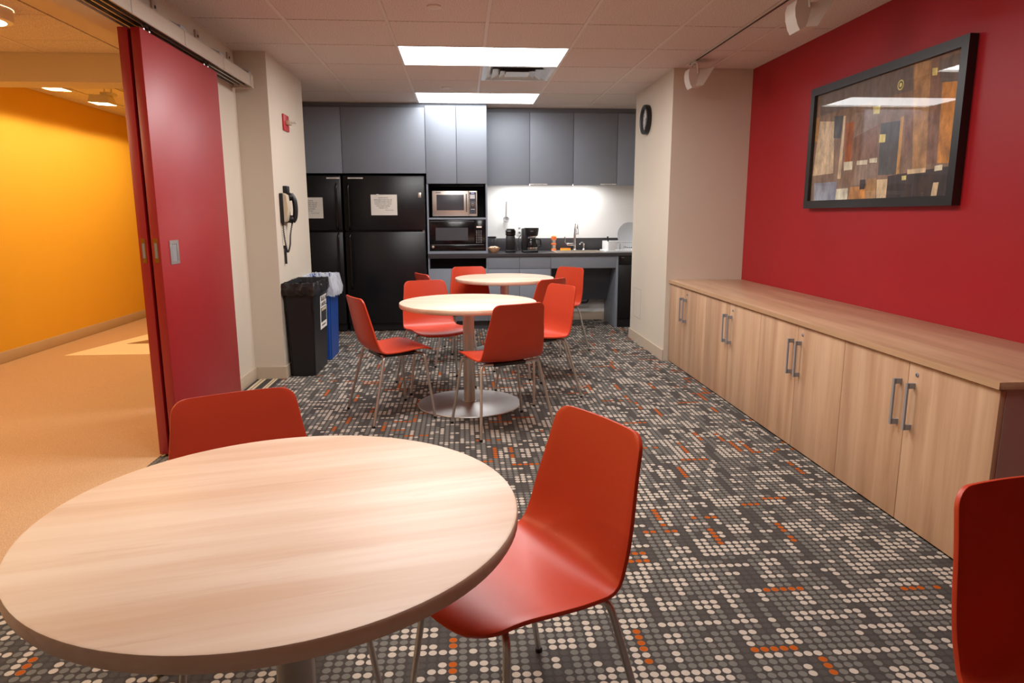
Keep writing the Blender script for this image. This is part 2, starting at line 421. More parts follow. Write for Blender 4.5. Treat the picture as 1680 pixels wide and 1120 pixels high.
# corridor ceiling
hc = struct(B('ceiling', 'ceiling_bar', None, HX, XL-HW, YF, 5.55, CEIL+.03, CEIL+.08), 'corridor tile ceiling')
B('plaster_border', 'wall_paint', hc, -2.43, XL-HW, YF, 5.55, CEIL-.002, CEIL+.03)
hx = [HX, -3.665, -3.05, -2.44]
for i in range(3):
    for j in range(-4, 2):
        y0 = RY0+TS*j
        B('ceiling_tile', 'ceiling_tile', hc, hx[i]+.011, hx[i+1]-.011, y0+.003, min(y0+TS, 5.55)-.003, CEIL, CEIL+.03)
for x in hx[1:3]: B('ceiling_runner', 'ceiling_bar', hc, x-.011, x+.011, RY0-4*TS, 5.55, CEIL-.003, CEIL+.03)
B('near_tile_field', 'ceiling_tile', hc, HX, -2.43, YF, RY0-4*TS-.002, CEIL, CEIL+.03)
struct(B('wall_corridor_bulkhead', 'wall_paint', None, HX, XL-HW, 5.55, 5.80, 2.25, CEIL+.08), 'dropped plaster bulkhead across the corridor')
hc2 = struct(B('ceiling', 'ceiling_bar', None, HX, -1.7, 5.80, 11, CEIL+.03, CEIL+.08), 'corridor ceiling beyond the bulkhead')
for i in range(3):
    for j in range(8):
        y0 = 5.80+TS*j; B('ceiling_tile', 'ceiling_tile', hc2, hx[i]+.011, hx[i+1]-.011, y0+.003, min(y0+TS, 11)-.003, CEIL, CEIL+.03)
B('plaster_border', 'wall_paint', hc2, -2.43, -1.7, 5.80, 11, CEIL, CEIL+.03)

# ------------------------------------------------------------------ fluorescent troffers
def troffer(y0, y1, label, lens='lens_fluorescent'):
    x0, x1 = xs[2], xs[4]
    t = thing('ceiling_light', ((x0+x1)/2, (y0+y1)/2, CEIL-.004), label, 'light', 'fluorescent ceiling panels')
    f = new(); w = .012
    box(f, x0+.002, x1-.002, y0, y0+w, CEIL-.004, CEIL+.028); box(f, x0+.002, x1-.002, y1-w, y1, CEIL-.004, CEIL+.028)
    box(f, x0+.002, x0+.002+w, y0+w, y1-w, CEIL-.004, CEIL+.028); box(f, x1-.002-w, x1-.002, y0+w, y1-w, CEIL-.004, CEIL+.028)
    obj('frame', f, 'fixture_white', t)
    l = new(); n = 8; rows = []
    for s in range(n+1):
        y = y0+w+(y1-y0-2*w)*s/n; z = CEIL+.012-.012*math.sin(PI*s/n)
        rows.append([l.verts.new((x0+.002+w, y, z)), l.verts.new((x1-.002-w, y, z))])
    for a, b in zip(rows, rows[1:]): l.faces.new((a[0], a[1], b[1], b[0]))
    bmesh.ops.recalc_face_normals(l, faces=l.faces)
    if sum(f.normal.z for f in l.faces) > 0: bmesh.ops.reverse_faces(l, faces=l.faces)
    me = bpy.data.meshes.new('lens'); l.to_mesh(me); l.free(); me.materials.append(MATS[lens])
    o = bpy.data.objects.new('lens', me); COL.objects.link(o); o.parent = t; me.transform(Matrix.Translation(-t.location))
troffer(ys[3], ys[4], 'bright fluorescent ceiling panel in front of the air vent')
troffer(ys[6], ys[7], 'bright fluorescent ceiling panel nearest the grey wall cabinets', 'lens_fluorescent_far')
troffer(ys[0], ys[1], 'fluorescent ceiling panel in front of the middle table, above the view', 'lens_fluorescent_mid')
troffer(NY0, NY1, 'assumed unseen fluorescent ceiling panel above the nearest round table', 'lens_fluorescent_dim')  # assumed panel out of view, added dimmed to light the foreground
# air diffuser
vx0, vx1, vy0, vy1 = xs[3], xs[4], ys[4], ys[5]
vt = thing('air_vent', ((vx0+vx1)/2, (vy0+vy1)/2, CEIL-.004), 'square stepped steel air diffuser between the two ceiling panels', 'vent')
cx, cy = vt.location.x, vt.location.y
def sq_ring(bm, a, za, b, zb):
    A = [bm.verts.new((cx+sx*a, cy+sy*a, za)) for sx, sy in ((-1, -1), (1, -1), (1, 1), (-1, 1))]
    C = [bm.verts.new((cx+sx*b, cy+sy*b, zb)) for sx, sy in ((-1, -1), (1, -1), (1, 1), (-1, 1))]
    ring_faces(bm, [A, C])
h = (vx1-vx0)/2-.012
f = new(); sq_ring(f, h, CEIL-.002, h-.03, CEIL-.002); sq_ring(f, h, CEIL-.002, h, CEIL+.03); obj('rim', f, 'steel_bright', vt)
for a, za, b_, zb in ((h-.03, CEIL-.002, h-.09, CEIL+.022), (h-.085, CEIL-.006, h-.15, CEIL+.02), (h-.15, CEIL-.008, h-.20, CEIL+.016)):
    f = new(); sq_ring(f, a, za, b_, zb); obj('louvre', f, 'steel_bright', vt)
B('centre_plate', 'steel_bright', vt, cx-.10, cx+.10, cy-.10, cy+.10, CEIL-.006, CEIL-.004)
B('plenum', 'dark_void', vt, cx-h, cx+h, cy-h, cy+h, CEIL+.024, CEIL+.03)
# sprinkler covers
for x, y, lb in ((-.138, 4.235, 'round sprinkler cover on the ceiling tile nearest the camera'), (-.123, 6.765, 'round sprinkler cover beside the far ceiling panel')):
    b = new(); lathe(b, [(.0, CEIL-.012), (.03, CEIL-.012), (.042, CEIL-.008), (.043, CEIL-.001)], (x, y, 0), 24); tag(obj('sprinkler_cover', b, 'ceiling_bar', None, 30), lb, 'sprinkler', 'sprinkler covers')

# ------------------------------------------------------------------ track lights
def track(name, x, y0, y1, label, mat='black_plastic'):
    t = thing(name, (x, (y0+y1)/2, CEIL-.012), label, 'light track')
    B('channel', 'white_metal', t, x-.018, x+.018, y0, y1, CEIL-.012, CEIL-.003)
    B('slot', mat, t, x-.007, x+.007, y0, y1-.05, CEIL-.0135, CEIL-.011)
track('light_track', 1.83, 1.0, 5.66, 'white light track with black slot along the ceiling by the red wall')
track('light_track', -3.2, 5.85, 10.5, 'light track along the corridor ceiling beyond the bulkhead')
def spot(x, y, label, group, s=1.0, side=1, lit=None):
    """wall-washer head: curved back shell, flared hood, yoke; side=+1 washes +X"""
    t = thing('track_spotlight', (x, y, CEIL-.013), label, 'spotlight', group)
    z = CEIL
    B('adapter', 'white_metal', t, x-.014, x+.014, y-.05*s, y+.05*s, z-.03, z-.013, bev=.002)
    hw = .055*s
    for e in (-1, 1):
        b = new(); tube(b, bend([(x, y+e*.02*s, z-.025), (x, y+e*(hw+.008), z-.03), (x+side*.01, y+e*(hw+.008), z-.11*s)], .012, 3), .006*s, 8); obj('yoke_arm', b, 'white_metal', t, 40)
    prof = [(-.05, -.075), (.05, -.075), (.05, -.098), (-.05, -.098)] if lit else [(-.055, -.075), (-.062, -.11), (-.058, -.15), (-.045, -.19), (-.03, -.215), (.02, -.185), (.03, -.13), (.02, -.085), (-.02, -.07)]
    b = new(); prism(b, [(x+side*px*s, z+pz*s) for px, pz in prof], 'y', y-hw, y+hw); obj('lamp_body', b, 'white_metal', t, 40)
    b = new()
    if lit:   # washer head: box hood open below, lip towards the wall
        q = lambda dx, dy, dz: (x+side*dx, y+dy, z+dz)
        T4 = [b.verts.new(q(*p)) for p in ((-.01, -.06, -.10), (.13, -.08, -.10), (.13, .08, -.10), (-.01, .06, -.10))]
        L4 = [b.verts.new(q(*p)) for p in ((-.03, -.085, -.175), (.145, -.10, -.167), (.145, .10, -.167), (-.03, .085, -.175))]
        ring_faces(b, [T4, L4]); b.faces.new(T4)
    else:
        a = [(x+side*.02*s, y-hw*.95, z-.085*s), (x+side*.02*s, y+hw*.95, z-.085*s), (x-side*.01*s, y+hw*.95, z-.20*s), (x-side*.01*s, y-hw*.95, z-.20*s)]
        c = [(x+side*.13*s, y-hw*1.5, z-.065*s), (x+side*.13*s, y+hw*1.5, z-.065*s), (x+side*.05*s, y+hw*1.35, z-.20*s), (x+side*.05*s, y-hw*1.35, z-.20*s)]
        A = [b.verts.new(p) for p in a]; C_ = [b.verts.new(p) for p in c]; ring_faces(b, [A, C_])
    o = obj('hood', b, 'white_metal', t); m = o.modifiers.new('solid', 'SOLIDIFY'); m.thickness = .003
    if lit:
        b = new(); b.faces.new([b.verts.new(q(*p)) for p in ((-.015, -.07, -.145), (.125, -.085, -.145), (.125, .085, -.145), (-.015, .07, -.145))])
        obj('lamp_lens', b, 'lens_warm_small', t)
        ld = bpy.data.lights.new('lamp', 'SPOT'); ld.energy = lit; ld.color = WARM; ld.spot_size = math.radians(172); ld.spot_blend = .15; ld.shadow_soft_size = .012
        lo = bpy.data.objects.new('lamp', ld); COL.objects.link(lo); lo.parent = t; lo.location = (side*.055, 0, -.153+.013)
    return t
spot(1.83, 5.50, 'white track spotlight at the end of the track by the beige pier', 'track spotlights by the red wall')
spot(1.83, 3.78, 'white track spotlight near the top edge above the framed picture', 'track spotlights by the red wall', 1.05)
for y, lb in ((6.05, 'lit corridor spotlight nearest the bulkhead'), (6.80, 'lit corridor spotlight just behind the red sliding door')):
    spot(-3.2, y, lb, 'corridor track spotlights', 1.0, -1, HALL_SPOT)
for y, lb in ((7.6, 'corridor spotlight hidden behind the red sliding doors, third from the bulkhead'), (8.5, 'corridor spotlight hidden behind the red sliding doors, farthest from the bulkhead')): spot(-3.2, y, lb, 'corridor track spotlights', 1.0, -1, HALL_SPOT)
track('light_track', -3.2, 1.4, 4.45, 'added unseen light track along the corridor ceiling left of the view')  # unseen track, added to carry the extra spotlights
for y, lb in ((2.2, 'added unseen corridor spotlight left of the view, nearest the camera'), (3.1, 'added unseen corridor spotlight left of the view, middle of three'), (4.0, 'added unseen corridor spotlight left of the view, nearest the bulkhead')): spot(-3.2, y, lb, 'corridor track spotlights', 1.0, -1, HALL_SPOT*1.6)  # added out of view to bounce warm light onto corridor ceiling and bulkhead
def downlight(x, y, label):
    t = thing('ceiling_downlight', (x, y, CEIL-.075), label, 'light', 'corridor downlights')
    b = new(); lathe(b, [(.155, CEIL-.002), (.155, CEIL-.05), (.148, CEIL-.07), (.118, CEIL-.075), (.115, CEIL-.06), (.115, CEIL-.05)], (x, y, 0), 40, cap=False); obj('housing', b, 'fixture_white', t, 40)
    b = new(); lathe(b, [(.001, CEIL-.090), (.06, CEIL-.088), (.10, CEIL-.080), (.116, CEIL-.066)], (x, y, 0), 32, cap=False); obj('lens', b, 'lens_warm', t, 60)
downlight(-2.74, 4.42, 'round surface-mounted downlight glowing on the corridor ceiling')
downlight(-2.74, 2.0, 'added unseen round fill downlight in the corridor, left of the foreground table')  # unseen lamp added as corridor fill light
downlight(-2.74, -.3, 'added unseen round fill downlight in the corridor, behind the camera position')  # second unseen lamp added to fill the corridor

# ------------------------------------------------------------------ sliding doors and rail
DY0, DY1 = 3.62, 4.68
def sliding(n, x0, x1, label):
    d = thing('door_%d' % n, ((x0+x1)/2, (DY0+DY1)/2, .015), label, 'door'); d['kind'] = 'structure'; del d['category']
    B('door_leaf', 'red_door', d, x0, x1, DY0, DY1, .015, 2.165, bev=.0015)
    xc = (x0+x1)/2
    p = new(); box(p, xc-.011, xc+.011, DY0-.002, DY0+.002, 1.035, 1.16, .001, 1); e = obj('edge_pull', p, 'brass', d)
    B('edge_pull_slot', 'handle_grey', e, xc-.006, xc+.006, DY0-.003, DY0-.001, 1.06, 1.135)
    return d
sliding(1, -1.633, -1.588, 'red sliding door leaf nearer the wall')
d2 = sliding(2, -1.572, -1.528, 'red sliding door leaf nearer the room')
fp = new(); x = -1.528
for a in ((3.725, 3.84, 1.02, 1.035), (3.725, 3.84, 1.125, 1.145), (3.725, 3.75, 1.035, 1.125), (3.815, 3.84, 1.035, 1.125)): box(fp, x-.001, x+.004, *a)
fl = obj('flush_pull', fp, 'steel', d2); B('flush_pull_recess', 'handle_grey', fl, x-.0005, x+.001, 3.75, 3.815, 1.035, 1.125)
rail = thing('sliding_door_rail', (-1.56, 3.4, 2.18), 'cream metal sliding door rail bracketed to the wall', 'door rail')
RY1 = 5.30
B('fascia', 'rail_metal', rail, -1.50, -1.492, OP0, RY1, 2.185, 2.265, bev=.001)
B('top_cover', 'rail_metal', rail, -1.60, -1.492, OP0, RY1, 2.262, 2.268)
for x in (-1.625, -1.585, -1.545, -1.508): B('rail_lip', 'steel', rail, x-.004, x+.004, OP0, RY1, 2.192, 2.262)
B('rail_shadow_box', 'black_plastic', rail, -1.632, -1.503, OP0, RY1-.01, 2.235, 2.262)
B('end_cap', 'rail_metal', rail, -1.63, -1.49, RY1, RY1+.04, 2.18, 2.27, bev=.002)
for y in (3.47, 4.09, 4.71, 5.27):
    B('splice_joint', 'handle_grey', rail, -1.4925, -1.4905, y-.0015, y+.0015, 2.185, 2.265)
for y in (2.24, 2.85, 3.46, 4.07, 4.68, 5.27):
    br = B('wall_bracket', 'rail_metal', rail, XL, XL+.012, y-.03, y+.03, 2.285, 2.41, bev=.002)
    B('bracket_bolt', 'black_plastic', br, XL+.012, XL+.016, y-.006, y+.006, 2.37, 2.385)
    b = new(); tube(b, [(XL+.008, y, 2.345), (-1.54, y, 2.300), (-1.512, y, 2.285)], .005, 6); obj('stay_rod', b, 'handle_grey', br)
    B('clip', 'handle_grey', br, -1.53, -1.49, y-.035, y+.035, 2.268, 2.284, bev=.003)
for y in (3.70, 3.76, 4.50, 4.56):
    hg = B('hanger', 'chrome', rail, -1.560, -1.538, y-.012, y+.012, 2.165, 2.20, bev=.002)

# ------------------------------------------------------------------ storage cabinets
CF = 1.80; CT = .717; CTB = .691
seams = [5.795, 4.905, 3.973, 3.047, 2.10]; mids = [5.39, 4.452, 3.504, 2.575]
who = ['pale wood two-door cabinet next to the beige pier, farthest of the row', 'pale wood two-door cabinet, second from the beige pier',
       'pale wood two-door cabinet, third from the beige pier', 'pale wood two-door cabinet at the near end of the row']
for i in range(4):
    y1, y0, ym = seams[i], seams[i+1], mids[i]
    c = thing('storage_cabinet', ((CF+XR)/2, (y0+y1)/2, 0), who[i], 'cabinet', 'storage cabinets along the red wall')
    B('body', 'end_panel', c, CF+.022, XR-.002, y0+.001, y1-.001, .035, CTB-.001)
    B('plinth', 'dark_void', c, CF+.05, XR-.01, y0+.004, y1-.004, 0, .035)
    for s, (a, b_) in enumerate(((ym, y1), (y0, ym))):
        d = B('door', 'door_wood', c, CF, CF+.02, a+.0018, b_-.0018, .012, CTB-.006, bev=.001)
        yh = ym+.042 if s == 0 else ym-.042
        h = new(); z0, z1 = .412, .606; prof = []
        box(h, CF-.034, CF-.026, yh-.006, yh+.006, z0, z1); box(h, CF-.028, CF, yh-.006, yh+.006, z1-.022, z1); box(h, CF-.028, CF, yh-.006, yh+.006, z0, z0+.022)
        obj('handle', h, 'handle_grey', d)
        if s == 1:
            l = new(); lathe(l, [(.001, CF-.004), (.006, CF-.004), (.0095, CF-.002), (.0095, CF+.001)], (0, ym-.052, .642), 16, 'x'); lk = obj('lock', l, 'handle_grey', d)
            B('keyhole', 'black_plastic', lk, CF-.0048, CF-.0035, ym-.0535, ym-.0505, .637, .647)
ct = thing('cabinet_worktop', ((1.785+XR)/2, 3.95, CTB), 'long pale wood top running over the storage cabinets', 'worktop')
B('top_board', 'top_wood', ct, 1.787, XR-.002, 2.093, PY0-.002, CTB, CT, bev=.001)
B('front_edging', 'edge_wood', ct, 1.785, 1.787, 2.092, PY0-.002, CTB+.0005, CT-.0005)

# ------------------------------------------------------------------ framed picture
fr = thing('framed_picture', (2.41, 3.965, 1.31), 'black framed abstract painting in browns and golds on the red wall', 'picture')
FY0, FY1, FZ0, FZ1, FX = 3.232, 4.705, 1.312, 2.103, 2.385
w = .05
for nm, poly in (('frame_rail', [(FY0, FZ0), (FY1, FZ0), (FY1-w, FZ0+w), (FY0+w, FZ0+w)]), ('frame_rail', [(FY0, FZ1), (FY1, FZ1), (FY1-w, FZ1-w), (FY0+w, FZ1-w)]),
                 ('frame_stile', [(FY0, FZ0), (FY0, FZ1), (FY0+w, FZ1-w), (FY0+w, FZ0+w)]), ('frame_stile', [(FY1, FZ0), (FY1, FZ1), (FY1-w, FZ1-w), (FY1-w, FZ0+w)])):
    b = new(); prism(b, poly, 'x', FX, XR-.001); obj(nm, b, 'black_frame', fr)
PXX = 2.405
B('backing', 'black_plastic', fr, PXX+.003, PXX+.012, FY0+.04, FY1-.04, FZ0+.04, FZ1-.04)
pal = dict(gray=(96, 86, 78), cream=(196, 170, 134), gold=(186, 138, 72), slate=(72, 72, 70), rust=(146, 80, 40), taupe=(132, 112, 96), brown=(120, 88, 70),
           white=(208, 190, 164), tan=(160, 120, 76), amber=(182, 122, 56), bluegray=(124, 128, 140), black=(52, 45, 44), leaf=(226, 190, 112), ground=(122, 98, 78))
for n_, c_ in pal.items():
    k = NT('art_'+n_); oc = k.obj(); mp = k.n('ShaderNodeMapping'); mp.inputs['Scale'].default_value = (1, 9, 4); k.l(oc, mp.inputs['Vector'])
    f1 = k.noise(mp.outputs[0], 2.2, 5, .65)
    mr = k.n('ShaderNodeMapRange'); k.l(f1, mr.inputs[0]); mr.inputs[1].default_value = .3; mr.inputs[2].default_value = .7
    sm = k.noise(oc, 7, 5, .7); m2 = k.n('ShaderNodeMapRange'); k.l(sm, m2.inputs[0]); m2.inputs[1].default_value = .48; m2.inputs[2].default_value = .75; m2.inputs[4].default_value = .6
    k.l(k.mix(m2.outputs[0], k.mix(mr.outputs[0], srgb(*[min(255, q*.86+8) for q in c_]), srgb(*[min(255, q*1.25+14) for q in c_])), srgb(96, 66, 46)), k.b.inputs['Base Color']); k.b.inputs['Roughness'].default_value = .7
    MATS['art_'+n_] = k.m
ART = [
 ('gray',[(4.627,2.059),(3.668,2.045),(3.648,1.920),(4.606,1.919)]),('cream',[(4.600,1.883),(4.416,1.859),(4.383,1.533),(4.644,1.530)]),
 ('gold',[(4.65,1.916),(4.616,1.909),(4.616,1.753),(4.65,1.758)]),('slate',[(4.421,1.894),(4.316,1.880),(4.328,1.746),(4.413,1.755)]),
 ('cream',[(4.310,1.879),(4.288,1.876),(4.288,1.493),(4.328,1.495)]),('rust',[(4.277,1.830),(4.185,1.829),(4.187,1.588),(4.266,1.594)]),
 ('taupe',[(4.186,1.878),(3.952,1.861),(3.941,1.767),(4.182,1.720)]),('brown',[(4.179,1.730),(3.943,1.777),(3.909,1.588),(4.188,1.594)]),
 ('white',[(4.266,1.594),(4.168,1.592),(4.166,1.542),(4.258,1.542)]),('white',[(4.121,1.591),(4.010,1.588),(4.010,1.562),(4.121,1.566)]),
 ('white',[(3.991,1.594),(3.914,1.593),(3.913,1.565),(3.989,1.569)]),('slate',[(3.908,1.783),(3.727,1.775),(3.722,1.489),(3.894,1.493)]),
 ('gold',[(3.729,1.790),(3.703,1.796),(3.698,1.492),(3.725,1.489)]),('brown',[(3.693,1.814),(3.620,1.841),(3.602,1.631),(3.676,1.560)]),
 ('tan',[(3.656,2.061),(3.522,2.041),(3.478,1.507),(3.589,1.505)]),('brown',[(3.522,2.043),(3.440,2.043),(3.403,1.521),(3.481,1.526)]),
 ('amber',[(3.419,1.916),(3.302,1.912),(3.289,1.517),(3.397,1.525)]),('gray',[(3.465,2.030),(3.300,2.033),(3.290,1.901),(3.433,1.919)]),
 ('bluegray',[(4.616,1.479),(4.330,1.478),(4.334,1.363),(4.606,1.364)]),('white',[(4.327,1.431),(4.190,1.432),(4.193,1.362),(4.334,1.363)]),
 ('taupe',[(4.133,1.562),(3.914,1.562),(3.909,1.473),(4.134,1.441)]),('amber',[(4.174,1.437),(4.005,1.435),(3.998,1.362),(4.183,1.361)]),
 ('tan',[(4.003,1.478),(3.906,1.478),(3.895,1.361),(3.994,1.362)]),('cream',[(3.899,1.468),(3.794,1.467),(3.798,1.362),(3.888,1.361)]),
 ('black',[(3.796,1.483),(3.300,1.504),(3.291,1.352),(3.794,1.362)]),('cream',[(3.409,1.429),(3.368,1.429),(3.376,1.36),(3.418,1.36)]),
 ('cream',[(3.629,1.508),(3.478,1.507),(3.477,1.484),(3.625,1.483)]),('white',[(3.411,1.512),(3.354,1.515),(3.353,1.488),(3.411,1.486)]),
 ('leaf',[(4.002,1.888),(3.929,1.883),(3.931,1.839),(3.990,1.845)]),('leaf',[(3.909,1.722),(3.851,1.717),(3.852,1.673),(3.909,1.676)]),
 ('leaf',[(3.508,2.002),(3.466,1.997),(3.464,1.960),(3.502,1.965)]),('black',[(4.070,1.476),(4.012,1.475),(4.012,1.419),(4.066,1.418)]),
 ('leaf',[(3.671,1.476),(3.631,1.477),(3.631,1.454),(3.667,1.453)]),
 ('leaf',[(3.757+.028*math.cos(a*PI/6), 1.965+.028*math.sin(a*PI/6)) for a in range(12)]), ('slate',[(3.757+.021*math.cos(a*PI/6), 1.965+.021*math.sin(a*PI/6)) for a in range(12)]),
 ('leaf',[(3.757+.012*math.cos(a*PI/6), 1.965+.012*math.sin(a*PI/6)) for a in range(12)])]
bm = new(); me = bpy.data.meshes.new('painting'); slots = []
def artpoly(c_, pts, i):
    v = [bm.verts.new((PXX+.002-.00004*i, y, z)) for y, z in pts]; f = bm.faces.new(v)
    if c_ not in slots: slots.append(c_)
    f.material_index = slots.index(c_)
artpoly('ground', [(FY0+.045, FZ0+.045), (FY1-.045, FZ0+.045), (FY1-.045, FZ1-.045), (FY0+.045, FZ1-.045)], 0)
for i, (c_, pts) in enumerate(ART): artpoly(c_, pts, i+1)
bm.to_mesh(me); bm.free(); me.transform(Matrix.Translation(-fr.location))
for s in slots: me.materials.append(MATS['art_'+s])
po = bpy.data.objects.new('painting', me); COL.objects.link(po); po.parent = fr
B('glazing', 'pane_glass', fr, PXX-.006, PXX-.0045, FY0+.045, FY1-.045, FZ0+.045, FZ1-.045)

# ------------------------------------------------------------------ wall clock
ck = thing('wall_clock', (PX, 6.56, 2.02), 'round black-rimmed wall clock on the beige pier', 'clock')
cz, cyy, R = 2.148, 6.56, .132
b = new(); lathe(b, [(R, PX-.001), (R+.003, PX-.025), (R, PX-.045), (R-.012, PX-.05), (R-.028, PX-.042), (R-.03, PX-.02)], (0, cyy, cz), 40, 'x', cap=False); obj('rim', b, 'black_plastic', ck, 40)
b = new(); lathe(b, [(.001, PX-.02), (R-.029, PX-.02), (R-.029, PX-.002)], (0, cyy, cz), 40, 'x'); fc = obj('dial', b, 'paper', ck)
for i in range(12):
    a = i*PI/6; text('numeral', str(12 if i == 0 else i), .022, 'ink', fc, face_left(PX-.0205, cyy-.078*math.sin(a), cz+.078*math.cos(a)))
for nm, ang, L, wd in (('hour_hand', 1.1, .05, .006), ('minute_hand', 3.4, .078, .004)):
    b = new(); box(b, -.0008, .0008, -wd/2, wd/2, -.012, L); bmesh.ops.rotate(b, verts=b.verts, cent=(0, 0, 0), matrix=Matrix.Rotation(ang, 3, 'X'))
    bmesh.ops.translate(b, verts=b.verts, vec=(PX-.023, cyy, cz)); obj(nm, b, 'ink', ck)
b = new(); lathe(b, [(.001, PX-.0405), (R-.029, PX-.0395)], (0, cyy, cz), 32, 'x'); obj('glass', b, 'pane_glass', ck)

# ------------------------------------------------------------------ fire strobe and telephone on the left pier
st = thing('fire_alarm_strobe', (COLX, 5.86, 1.945), 'red fire alarm strobe with clear lens on the beige pier', 'fire alarm')
B('base_plate', 'red_plastic', st, COLX, COLX+.014, 5.775, 5.945, 1.945, 2.07, bev=.003)
B('lens_block', 'cream_plastic', st, COLX+.014, COLX+.05, 5.83, 5.89, 1.992, 2.024, bev=.002)
b = new(); lathe(b, [(.001, COLX+.095), (.016, COLX+.09), (.024, COLX+.07), (.024, COLX+.05)], (0, 5.86, 2.008), 16, 'x'); obj('flash_lens', b, 'clear_glass', st, 40)
b = new(); tube(b, [(COLX+.052, 5.86, 2.008), (COLX+.085, 5.86, 2.008)], .007, 8); obj('flash_tube', b, 'chrome', st)
ph = thing('wall_telephone', (COLX, 5.62, 1.2), 'black wall telephone with cream face and hanging cord on the pier', 'telephone')
B('base', 'black_plastic', ph, COLX, COLX+.03, 5.53, 5.75, 1.215, 1.445, bev=.006)
b = new(); prof = [(COLX+.028, 1.22), (COLX+.045, 1.235), (COLX+.062, 1.33), (COLX+.052, 1.43), (COLX+.028, 1.445)]
prism(b, prof, 'y', 5.535, 5.625); obj('face_plate', b, 'cream_plastic', ph, 50)
b = new(); tube(b, smooth_path([(COLX+.055, 5.70, 1.225), (COLX+.075, 5.70, 1.26), (COLX+.082, 5.70, 1.33), (COLX+.075, 5.70, 1.40), (COLX+.05, 5.70, 1.44)], 4), .02, 10, rs=None); hs = obj('handset', b, 'black_plastic', ph, 50)
for z in (1.245, 1.42):
    b = new(); lathe(b, [(.001, COLX+.028), (.03, COLX+.028), (.032, COLX+.05), (.022, COLX+.066)], (0, 5.70, z), 18, 'x'); obj('earpiece' if z > 1.3 else 'mouthpiece', b, 'black_plastic', hs, 40)
kp = B('keypad', 'black_gloss', ph, COLX+.03, COLX+.034, 5.632, 5.664, 1.25, 1.40)
for r_ in range(4):
    for q in range(3): B('key', 'white_plastic', kp, COLX+.034, COLX+.037, 5.635+q*.010, 5.642+q*.010, 1.27+r_*.028, 1.285+r_*.028)
B('hook', 'black_plastic', ph, COLX, COLX+.035, 5.66, 5.74, 1.445, 1.505, bev=.004)
b = new(); path = smooth_path([(COLX+.05, 5.70, 1.215), (COLX+.03, 5.70, 1.12), (COLX+.025, 5.69, 1.04), (COLX+.02, 5.63, .985), (COLX+.02, 5.58, 1.03), (COLX+.015, 5.56, 1.12), (COLX+.012, 5.555, 1.22)], 40)
hel = [p+Vector((.005*math.cos(i*1.1), .005*math.sin(i*1.1), 0)) for i, p in enumerate(path)]
tube(b, hel, .0035, 6); obj('coiled_cord', b, 'black_plastic', ph, 60)
pn = new(); tube(pn, [(COLX+.012, 5.585, .895), (COLX+.012, 5.585, 1.02)], .009, 8, rs=None); box(pn, COLX, COLX+.02, 5.578, 5.592, 1.015, 1.04); obj('cord_end_sleeve', pn, 'black_plastic', ph, 40)

# ------------------------------------------------------------------ kitchen: refrigerators
KF = 7.60
def fridge(x0, x1, hinge_right, label):
    t = thing('refrigerator', ((x0+x1)/2, 7.95, 0), label, 'refrigerator', 'black refrigerators')
    B('body', 'black_enamel', t, x0+.004, x1-.004, KF+.07, YB-.02, .02, 1.69)
    B('kick_grille', 'black_plastic', t, x0+.01, x1-.01, KF+.05, KF+.08, .01, .09)
    fd = B('freezer_door', 'black_enamel', t, x0, x1, KF, KF+.065, 1.112, 1.692, bev=.012)
    rd = B('fridge_door', 'black_enamel', t, x0, x1, KF, KF+.065, .09, 1.100, bev=.012)
    hxx = x0+.06 if hinge_right else x1-.045
    b = new(); tube(b, bend([(hxx, KF, 1.13), (hxx, KF-.045, 1.15), (hxx, KF-.045, 1.58), (hxx, KF, 1.61)], .02, 4), .011, 10); obj('handle', b, 'black_gloss', fd, 50)
    b = new(); tube(b, bend([(hxx, KF, .48), (hxx, KF-.045, .50), (hxx, KF-.045, 1.06), (hxx, KF, 1.085)], .02, 4), .011, 10); obj('handle', b, 'black_gloss', rd, 50)
    ex = x1-.02 if hinge_right else x0+.02
    B('hinge', 'chrome', t, ex-.012, ex+.012, KF+.005, KF+.03, 1.098, 1.114)
    return fd
f1 = fridge(-1.262, -.392, True, 'black top-freezer refrigerator next to the microwave tower')
f2 = fridge(-2.15, -1.282, False, 'black top-freezer refrigerator half hidden by the beige pier')
B('badge', 'steel_bright', f1, -.462, -.430, KF-.002, KF+.001, 1.462, 1.515, bev=.0008)
def label_strip(x0, x1, y, z0, z1, label, group, s):
    t = thing('label_strip', ((x0+x1)/2, y, z0), label, 'label', group)
    B('paper', 'paper', t, x0, x1, y-.001, y, z0, z1); text('print', s, (z1-z0)*.8, 'ink', t, face_front((x0+x1)/2, y-.0015, (z0+z1)/2-.001), extrude=.0002)
label_strip(-1.205, -1.045, KF-.001, 1.660, 1.673, 'white paper label strip at the top of the right refrigerator', 'paper label strips', 'NO PERSONAL ITEMS')
label_strip(-1.43, -1.29, KF-.001, 1.660, 1.673, 'white paper label strip at the top of the left refrigerator', 'paper label strips', 'STAFF USE ONLY')
def note(x0, x1, z0, z1, label):
    t = thing('paper_note', ((x0+x1)/2, KF, z0), label, 'notice', 'notices on the refrigerators')
    B('sheet', 'paper', t, x0, x1, KF-.002, KF-.0008, z0, z1)
    L = ['PLEASE NOTE', 'REFRIGERATORS WILL BE', 'CLEANED EVERY FRIDAY', 'PLEASE DO NOT LEAVE', 'ANYTHING INSIDE', 'THANK YOU']
    for i, s in enumerate(L): text('text_line', s, .017, 'ink', t, face_front((x0+x1)/2-.01, KF-.0025, z1-.035-i*.0215), extrude=.0002)
    text('text_line', 'Have a nice day!', .013, 'ink', t, face_front(x1-.085, KF-.0025, z1-.035-6*.0215), extrude=.0002)
note(-.970, -.690, 1.275, 1.494, 'white printed notice on the right refrigerator door')
note(-1.77, -1.480, 1.244, 1.464, 'white printed notice on the left refrigerator, cut off by the pier')
